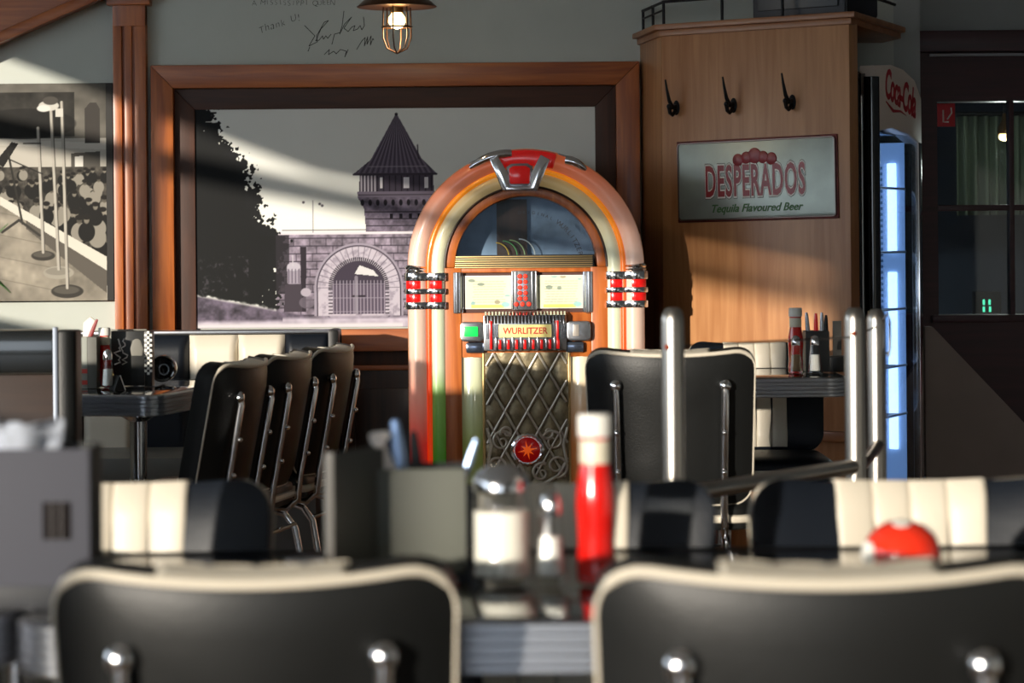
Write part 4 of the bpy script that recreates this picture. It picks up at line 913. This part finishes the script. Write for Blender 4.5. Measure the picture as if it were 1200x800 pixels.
# potted plant standing on the booth bench
pp = P(-52, 380, YP+.05)
pt = empty('potted_plant', (pp.x, YP+.045, pz), label='small green potted plant standing on the booth bench back', cat='plant')
m = MB(); m.lathe([(.03, 0), (.034, .004), (.042, .08), (.045, .085), (.04, .085), (.036, .07), (1e-6, .07)], 20); m.build('pot', mat('terracotta_dark', (90, 60, 46), .7), pt)
LEAF = mat('leaf_green', (44, 110, 34), .4, var=.2)
def leaf(tip, wd, lift):
    tip = Vector(tip); b = Vector((0, 0, .07)); m = MB()
    side = Vector((0, 1, 0)) if abs(tip.y) < .06 else Vector((1, 0, 0)); side = (side+Vector((0, 0, .4))).normalized()
    def fn(u_, v_):
        p = b.lerp(tip, u_)+Vector((0, 0, lift*math.sin(PI*u_))); hw_ = wd*math.sin(PI*min(1, u_**.7+.02))+.0015; return p+side*hw_*(v_*2-1)+Vector((0, 0, .3*hw_*abs(v_*2-1)))
    m.grid(fn, 12, 4); o = m.build('leaf', LEAF, pt, ang=80); s_ = o.modifiers.new('thickness', 'SOLIDIFY'); s_.thickness = .0015
def tipat(px, py, dy=0): q = P(px, py, YP+.045+dy); return (q.x-pp.x, dy, q.z-pz)
leaf(tipat(9, 262), .014, .02); leaf(tipat(13, 343), .016, .05); leaf(tipat(-20, 240, .03), .014, .03); leaf(tipat(-90, 250, .02), .014, .03); leaf(tipat(-110, 310, -.02), .015, .05); leaf(tipat(-60, 230, -.03), .014, .0)

# ================================================================ STEEL RAILING
rl = empty('steel_railing', (0, 0, 0), label='brushed steel railing of three posts with round bar and wire', cat='railing')
p1, p2, p3 = P(790, 580, 4.87), P(1003, 548, 5.46), P(1028, 540, 5.85)
for p, zt, r in ((p1, P(790, 360, 4.87).z, .022), (p2, P(1003, 360, 5.46).z, .0225), (p3, P(1028, 362, 5.85).z, .0215)):
    m = MB(); m.lathe([(.05, 0), (.05, .01), (r, .012), (r, zt-.028), (r*.97, zt-.02), (r*.82, zt-.008), (r*.55, zt-.001), (r*.2, zt)], 28, Matrix.Translation((p.x, p.y, 0))); m.build('post', STEEL, rl)
zl_ = .69
m = MB(); m.tube([(p1.x-.6, p1.y-.82, zl_), (p1.x, p1.y, zl_)], .0165, 16); 
m = MB(); m.tube([(p1.x, p1.y, zl_), (p2.x, p2.y, zl_)], .0165, 16); m.build('lower_rail', STEEL, rl)
m = MB(); m.tube([(p2.x, p2.y, zl_-.01), (p2.x+.05, p2.y+.2, zl_-.005), (p3.x+.005, p3.y, zl_+.015)], .0135, 14); m.build('lower_rail', STEEL, rl)
zw = P(783, 406, 4.87).z
m = MB(); m.tube([(p1.x, p1.y, zw), (p2.x, p2.y, zw-.008), (p3.x, p3.y, zw)], .0022, 6); m.build('wire', mat('dark_wire', (60, 54, 50), .4, .8), rl)
for p, dx in ((p1, -.012), (p2, -.004)): m = MB(); m.sphere((p.x+dx, p.y-.02, zw), .006, 8); m.build('wire_stop', mat('copper_stop', (150, 70, 50), .3, .8), rl)
hkx = p3.x+.025; zh = P(1040, 366, 5.85).z
m = MB(); m.tube([(p3.x+.01, p3.y-.015, zh-.02), (hkx, p3.y-.015, zh), (hkx+.004, p3.y-.015, zh-.02), (hkx+.004, p3.y-.015, zh-.08), (hkx, p3.y-.015, zh-.1), (hkx-.004, p3.y-.015, zh-.09)], .003, 8); m.build('hook', CHROME, rl)

# ================================================================ THINGS ON THE LONG TABLE
ZT = .7512
GL = glass_mat('clear_glass', (.97, .98, .97), .04)
def ketchup(name, px, D, s, label):
    q = P(px, 600, D); t = empty(name, (q.x, D, ZT), label=label, cat='ketchup bottle')
    m = MB(); m.lathe([(.020*s, 0), (.0235*s, .004*s), (.0245*s, .02*s), (.0225*s, .05*s), (.0235*s, .075*s), (.0250*s, .095*s), (.0240*s, .115*s), (.0195*s, .142*s), (.0185*s, .150*s)], 32); m.build('bottle', KETCH, t)
    m = MB(); m.lathe([(.0190*s, .149*s), (.0192*s, .156*s), (.0192*s, .176*s), (.0186*s, .178*s)], 32); m.build('neck_label', mat('neck_label_cream', (214, 206, 184), .4), t)
    m = MB(); m.lathe([(.0186*s, .178*s), (.0186*s, .182*s)], 32); m.build('seal_ring', KETCH, t)
    m = MB(); m.lathe([(.0205*s, .182*s), (.0212*s, .186*s), (.0212*s, .205*s), (.0195*s, .210*s), (1e-6, .2105*s)], 36, ribs=36, ribd=.012); m.build('cap', WHITEP, t)
    return t
ketchup('ketchup_bottle', 698, 3.19, 1.0, 'tall red ketchup bottle with white cap beside the salt shaker')
# sugar jar
q = P(588, 640, 3.22); sj = empty('sugar_jar', (q.x, 3.22, ZT), label='large glass sugar jar with metal lid beside the salt shaker', cat='jar')
m = MB(); m.lathe([(.030, 0), (.037, .004), (.0385, .012), (.0365, .02), (.0365, .095), (.0345, .108), (.032, .115)], 32); m.build('glass_jar', GL, sj)
m = MB(); m.lathe([(.028, .004), (.0345, .008), (.0345, .088), (1e-6, .09)], 32); m.build('sugar', mat('white_sugar', (238, 234, 224), .8, bump=.1), sj)
m = MB(); m.lathe([(.0345, .112), (.036, .114), (.036, .126), (.033, .132), (.022, .142), (.012, .146), (1e-6, .147)], 32); m.build('lid', CHROME, sj)
def shaker(px, D, s, label, fill, nm='salt_shaker', cat='shaker', grp=None):
    q = P(px, 640, D); t = empty(nm, (q.x, D, ZT), label=label, cat=cat, group=grp)
    m = MB(); m.lathe([(.019*s, 0), (.0225*s, .004*s), (.0215*s, .014*s), (.018*s, .04*s), (.0135*s, .08*s), (.0125*s, .09*s)], 12, ribs=0); m.build('glass_body', GL, t, ang=20)
    m = MB(); m.lathe([(.013*s, .012*s), (.0155*s, .014*s), (.0128*s, .06*s), (1e-6, .061*s)], 12); m.build('filling', fill, t)
    m = MB(); m.lathe([(.0132*s, .088*s), (.0138*s, .092*s), (.0132*s, .104*s), (.0105*s, .112*s), (.004*s, .117*s), (1e-6, .1175*s)], 24); m.build('cap', CHROME, t)
    return t
SALT = mat('white_salt', (236, 234, 228), .8); PEP = mat('brown_pepper', (150, 120, 86), .9)
shaker(645, 3.17, 1.0, 'slim glass salt shaker between the sugar jar and ketchup bottle', SALT)
# cutlery caddy with menus
q = P(492, 620, 3.32); cd = empty('cutlery_caddy', (q.x, 3.32, ZT), R(0), 'grey cutlery caddy standing beside the sugar jar', 'caddy')
cw_, chh = .0612, .136
m = MB(); m.box(-cw_, cw_, -.05, -.046, 0, chh); m.build('front_wall', mat('caddy_grey', (92, 94, 86), .6, bump=.1), cd, .001)
m = MB(); m.box(-cw_, cw_, .046, .05, 0, chh); m.build('back_wall', DGREY, cd, .001)
for s_ in (-1, 1): m = MB(); a, b = sorted((s_*cw_, s_*(cw_-.004))); m.box(a, b, -.046, .046, 0, chh); m.build('side_wall', DGREY, cd, .001)
MB().box(-cw_, cw_, -.05, .05, -.0, .004).build('bottom', DGREY, cd)
BLUEM = mat('cutlery_steel', (150, 172, 206), .25, .8)
def knife(px0, py0, px1, py1, D, wd, mt, nm, label, cat, z0=None):
    p, q_ = P(px0, py0, D), P(px1, py1, D); m = MB()
    d = (q_-p); L = d.length; d.normalize(); sd_ = d.cross(Vector((0, 1, 0))).normalized()
    def fn(u_, v_):
        a = 2*PI*v_; w_ = wd*(.45+.55*math.sin(PI*min(1, .15+u_*.85))**.5); return p+d*L*u_+sd_*w_*math.cos(a)+Vector((0, 1, 0))*w_*.35*math.sin(a)-p
    m.grid(fn, 14, 12); o = m.build(nm, mt, None, ang=60); o.location = p; return tag(o, label, cat)
knife(478, 655, 463, 492, 3.32, .011, BLUEM, 'spoon', 'bluish steel spoon handle standing in the grey caddy, beside the folded napkin', 'spoon')
knife(498, 655, 484, 505, 3.34, .009, BLACK, 'knife', 'black handled knife standing upright in the grey caddy', 'knife')
knife(470, 655, 474, 506, 3.335, .007, BLACK, 'fork', 'black handled fork standing in the grey caddy beside the spoon', 'fork')
knife(515, 655, 558, 515, 3.31, .006, BLUEM, 'table_knife', 'bluish steel knife leaning out towards the sugar jar', 'knife')
# folded napkin
nm_ = [(P(a, b, 3.29).x, P(a, b, 3.29).z) for a, b in ((470, 635), (447, 545), (432, 512), (434, 507), (452, 505), (458, 510), (450, 520), (462, 545), (486, 635))]
m = MB(); m.prism(nm_, 3.288, 3.298, 'xz'); tag(m.build('folded_napkin', mat('napkin_white', (226, 216, 208), .9), None, .002), 'folded white napkin sticking out of the grey caddy', 'napkin')
# upright menus left of the caddy
mq = P(386, 600, 3.16); mn = empty('menu_stand', (mq.x, 3.16, ZT), label='upright dark menu folder with pale edge beside the grey caddy', cat='menu')
mh = P(386, 530, 3.16).z-ZT
m = MB(); m.box(-.0055, .0055, -.004, .0, 0, mh); m.build('pale_spine', mat('pale_edge_card', (190, 184, 176), .6), mn, .001)
m = MB(); m.prism([(-.004, 0.0), (.055, .14), (.051, .143), (-.008, .003)], 0, mh*.985, 'xy'); m.build('cover', DGREY, mn, .001)
m = MB(); m.prism([(.004, .0), (.062, .13), (.06, .134), (.0, .004)], 0, mh*.97, 'xy'); m.build('cover', mat('menu_grey', (64, 64, 60), .5), mn, .001)
# red spotted pot
q = P(1057, 650, 3.13); rb = empty('spotted_pot', (q.x, 3.13, ZT), label='round glossy red pot with white spots on the long black table', cat='pot')
rr_ = .0475; prof = [(.026, 0)]+[(rr_*math.cos(R(t)), .04+.042*math.sin(R(t))) for t in range(-66, 76, 8)]+[(.012, .079), (.004, .077), (1e-6, .077)]
m = MB(); m.lathe(prof, 40); m.build('pot', mat('glossy_tomato_red', (226, 50, 26), .12, coat=.7), rb)
def spot(az, el, r):
    dv = Vector((math.cos(R(el))*math.sin(R(az)), -math.cos(R(el))*math.cos(R(az)), math.sin(R(el)))); cpt = Vector((0, 0, .04))+Vector((dv.x*rr_, dv.y*rr_, dv.z*.042))
    M_ = Matrix.Translation(cpt-dv*.0012) @ dv.to_track_quat('Z', 'Y').to_matrix().to_4x4(); m = MB(); m.lathe([(r, -.004), (r, .0006), (r*.8, .0016), (1e-6, .002)], 20, M_); m.build('white_spot', WHITEP, rb)
spot(-72, 2, .016); spot(-10, 72, .011); spot(150, 20, .014); spot(60, -60, .01); spot(100, 40, .012)
# paper card on table
q0, q1 = P(338, 650, 3.4), P(376, 640, 3.5)
m = MB(); pc = empty('printed_card', (P(357, 645, 3.42).x, 3.42, ZT), R(8), 'small printed paper card lying on the long black table', 'card')
MB().box(-.025, .025, -.03, .03, 0, .0012).build('card', mat('paper_grey', (190, 190, 196), .8), pc)
for i in range(4): MB().box(-.019, .019-.006*(i % 2), -.02+i*.012, -.016+i*.012, .0012, .0014).build('print_line', BLACK, pc, smooth=False)
# grey napkin box on the other table
q = P(105, 600, 2.99); lb = empty('napkin_box', (q.x, 2.99, ZT), R(0), 'wide grey board box with a dark window and crumpled napkin', 'box')
bh = P(60, 526, 2.99).z-ZT; bw = .24
MB().box(-bw, 0, .0, .004, 0.028, bh).build('front_board', mat('blue_grey_board', (66, 67, 76), .75, bump=.08, bscale=40), lb, .001)
MB().box(-bw, 0, .09, .094, 0, bh).build('back_board', DGREY, lb, .001); MB().box(-.004, 0, .004, .09, 0, bh).build('side_board', DGREY, lb, .001); MB().box(-bw, 0, 0, .094, 0, .028).build('base', mat('dark_navy', (26, 28, 34), .5), lb, .001)
wx = (P(50, 600, 2.99).x-q.x, P(83, 600, 2.99).x-q.x); wz_ = (P(60, 632, 2.99).z-ZT, P(60, 588, 2.99).z-ZT)
MB().box(wx[0], wx[1], -.002, 0, wz_[0], wz_[1]).build('dark_window', mat('window_brown', (24, 20, 20), .8, spec=.1), lb, .001)
for kx in (.33, .66): xx = wx[0]+(wx[1]-wx[0])*kx; MB().box(xx-.0008, xx+.0008, -.003, -.002, wz_[0], wz_[1]).build('window_bar', mat('bar_grey', (70, 66, 66), .5), lb)
nq = P(14, 530, 3.04); nk = MB(); sd2 = np.random.RandomState(3).rand(9, 9)
def nfn(u_, v_):
    e = sd2[int(u_*8), int(v_*8)]; x = -.05+.1*u_; zt_n = .0+.034*v_*(1+.25*e); return (x+.012*(v_)*(u_-.2)+.006*e, .02*math.sin(u_*7+e*2)*(.4+v_*.6), zt_n-.05*(1-v_))
nk.grid(nfn, 16, 10); o = nk.build('crumpled_napkin', mat('napkin_blue_white', (160, 166, 178), .9), None, ang=50); o.location = nq; s_ = o.modifiers.new('thickness', 'SOLIDIFY'); s_.thickness = .002
tag(o, 'crumpled white napkin sticking out of the wide grey box', 'napkin')

# ================================================================ THINGS ON THE CHROME EDGED TABLE (beside the row of chairs)
def boxobj(name, px0, px1, py0, D, dep, m_, label, cat, bevel=.002, rz=0):
    a, b = P(px0, py0, D), P(px1, py0, D); t = empty(name, ((a.x+b.x)/2, D, ZT), rz, label, cat); MB().box(-(b.x-a.x)/2, (b.x-a.x)/2, 0, dep, 0, a.z-ZT).build('body', m_, t, bevel); return t, (b.x-a.x)/2, a.z-ZT
t, hw_, hh = boxobj('napkin_dispenser', 84, 102, 395, 7.52, .1, mat('dispenser_grey', (150, 154, 146), .5), 'grey box dispenser with red stripes on the chrome edged table', 'dispenser')
for z in (.012, .045): MB().box(-hw_, hw_, -.002, 0, z, z+.013).build('red_stripe', mat('stripe_red', (196, 70, 60), .5), t)
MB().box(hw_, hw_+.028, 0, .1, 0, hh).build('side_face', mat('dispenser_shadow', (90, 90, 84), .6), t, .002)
knife(103, 400, 114, 374, 7.56, .006, mat('straw_red', (130, 40, 40), .5), 'drinking_straw', 'red striped straw leaning out of the grey dispenser', 'straw')
nq = [(P(a, b, 7.57).x, P(a, b, 7.57).z) for a, b in ((97, 402), (98, 378), (106, 371), (113, 376), (108, 402))]
m = MB(); m.prism(nq, 7.565, 7.575, 'xz'); tag(m.build('paper_napkin', mat('napkin_white', (226, 216, 208)), None, .002), 'white paper napkin sticking up from the grey dispenser', 'napkin')
ketchup('ketchup_bottle', 124, 7.6, .84, 'dark red ketchup bottle on the chrome edged table beside the black menu')
shaker(128, 7.46, 1.0, 'pale glass shaker on the chrome edged table beside the black menu', SALT)
t, hw_, hh = boxobj('menu_holder', 130, 169, 388, 7.66, .05, mat('menu_black', (28, 29, 28), .35), 'black menu card with white brush script on the chrome edged table', 'menu')
MB().box(-hw_-.03, hw_, .05, .056, 0, hh+.004).build('back_card', mat('card_taupe', (120, 118, 108), .6), t, .001)
m = MB(); rr2 = random.Random(5)
for col_, x0 in enumerate((-hw_*.62, -hw_*.18)):
    z = hh*.86; pts = []
    while z > hh*.36: pts.append((x0+rr2.uniform(-.011, .011), -.0015, z)); z -= .007
    m.tube(pts, .0022, 5)
m.build('brush_script', WHITEP, t)
m = MB(); m.lathe([(.016, 0), (.02, .02), (.012, .045), (.004, .05)], 16, Matrix.Translation((hw_*.55, -.002, hh*.55)) @ Matrix.Diagonal((1, .1, 1, 1))); m.build('printed_cup', mat('print_grey', (110, 108, 100), .6), t)
t, hw_, hh = boxobj('menu_holder', 169, 178, 388, 7.6, .05, BLACK, 'narrow black menu with white checker strip on the chrome edged table', 'menu')
sq = (2*hw_)/3
for i in range(int(hh*.8/sq)):
    for j in range(3):
        if (i+j) % 2: MB().box(-hw_+j*sq, -hw_+(j+1)*sq, -.0012, 0, hh-(i+1)*sq, hh-i*sq).build('checker_square', WHITEP, t, smooth=False)
q = P(137, 450, 7.45); t = empty('tent_card', (q.x, 7.45, ZT), R(25), 'small black folded tent card on the chrome edged table', 'card')
m = MB(); m.prism([(-.016, 0), (.016, 0), (.001, .042), (-.001, .042)], -.03, .03, 'xz'); m.build('card', BLACK, t); m = MB(); m.tube([(.0165, -.031, 0), (.001, -.031, .043)], .0012, 5); m.build('pale_edge', WHITEP, t)
q = P(191, 428, 7.86); t = empty('round_tin', (q.x, 7.86, ZT), label='round black tin standing on edge near the cream bench', cat='tin')
rr3 = 15.5/F*7.86
m = MB(); m.lathe([(rr3*.96, 0), (rr3, .004), (rr3, .05), (rr3*.94, .054), (rr3*.8, .05), (1e-6, .05)], 36, Matrix.Translation((0, .03, rr3)) @ Matrix.Rotation(PI/2, 4, 'X')); m.build('tin', mat('black_gloss', (16, 17, 18), .15, coat=.5), t)
m = MB(); m.tube([(rr3*.35*math.cos(a*PI/10)+.006, -.022, rr3*.95+rr3*.4*math.sin(a*PI/10)) for a in range(20)], .0025, 6, closed=True); m.build('ring_pull', DCHROME, t)

# ================================================================ THINGS ON THE TABLE BY THE OAK CABINET
ketchup('ketchup_bottle', 934, 8.02, .98, 'small ketchup bottle with white cap on the table by the oak cabinet')
shaker(934.5, 7.93, 1.05, 'brown pepper shaker on the table by the oak cabinet', PEP, 'pepper_shaker')
shaker(957, 7.93, 1.05, 'white salt shaker on the table by the oak cabinet', SALT)
t, hw_, hh = boxobj('cutlery_holder', 944, 972, 388, 8.1, .09, mat('holder_grey', (60, 62, 62), .5), 'dark grey cutlery holder on the table by the oak cabinet', 'caddy')
for i, (a, b, c_, d, mt) in enumerate(((950, 430, 945, 366, DCHROME), (957, 430, 956, 367, REDP), (964, 430, 963, 366, DCHROME), (968, 430, 968, 369, BLACK))):
    knife(a, b, c_, d, 8.14, .008, mt, 'knife', ['steel knife leaning in the dark grey holder', 'red handled knife in the dark grey holder', 'steel knife upright in the dark grey holder', 'black handled knife in the dark grey holder'][i], 'knife')
t, hw_, hh = boxobj('menu_holder', 976, 986, 376, 8.12, .012, mat('slate', (84, 82, 78), .5), 'narrow grey menu card in a dark block by the steel posts', 'menu', .001)
MB().box(-hw_-.015, hw_+.012, -.03, .04, 0, .05).build('base_block', BLACK, t, .004)
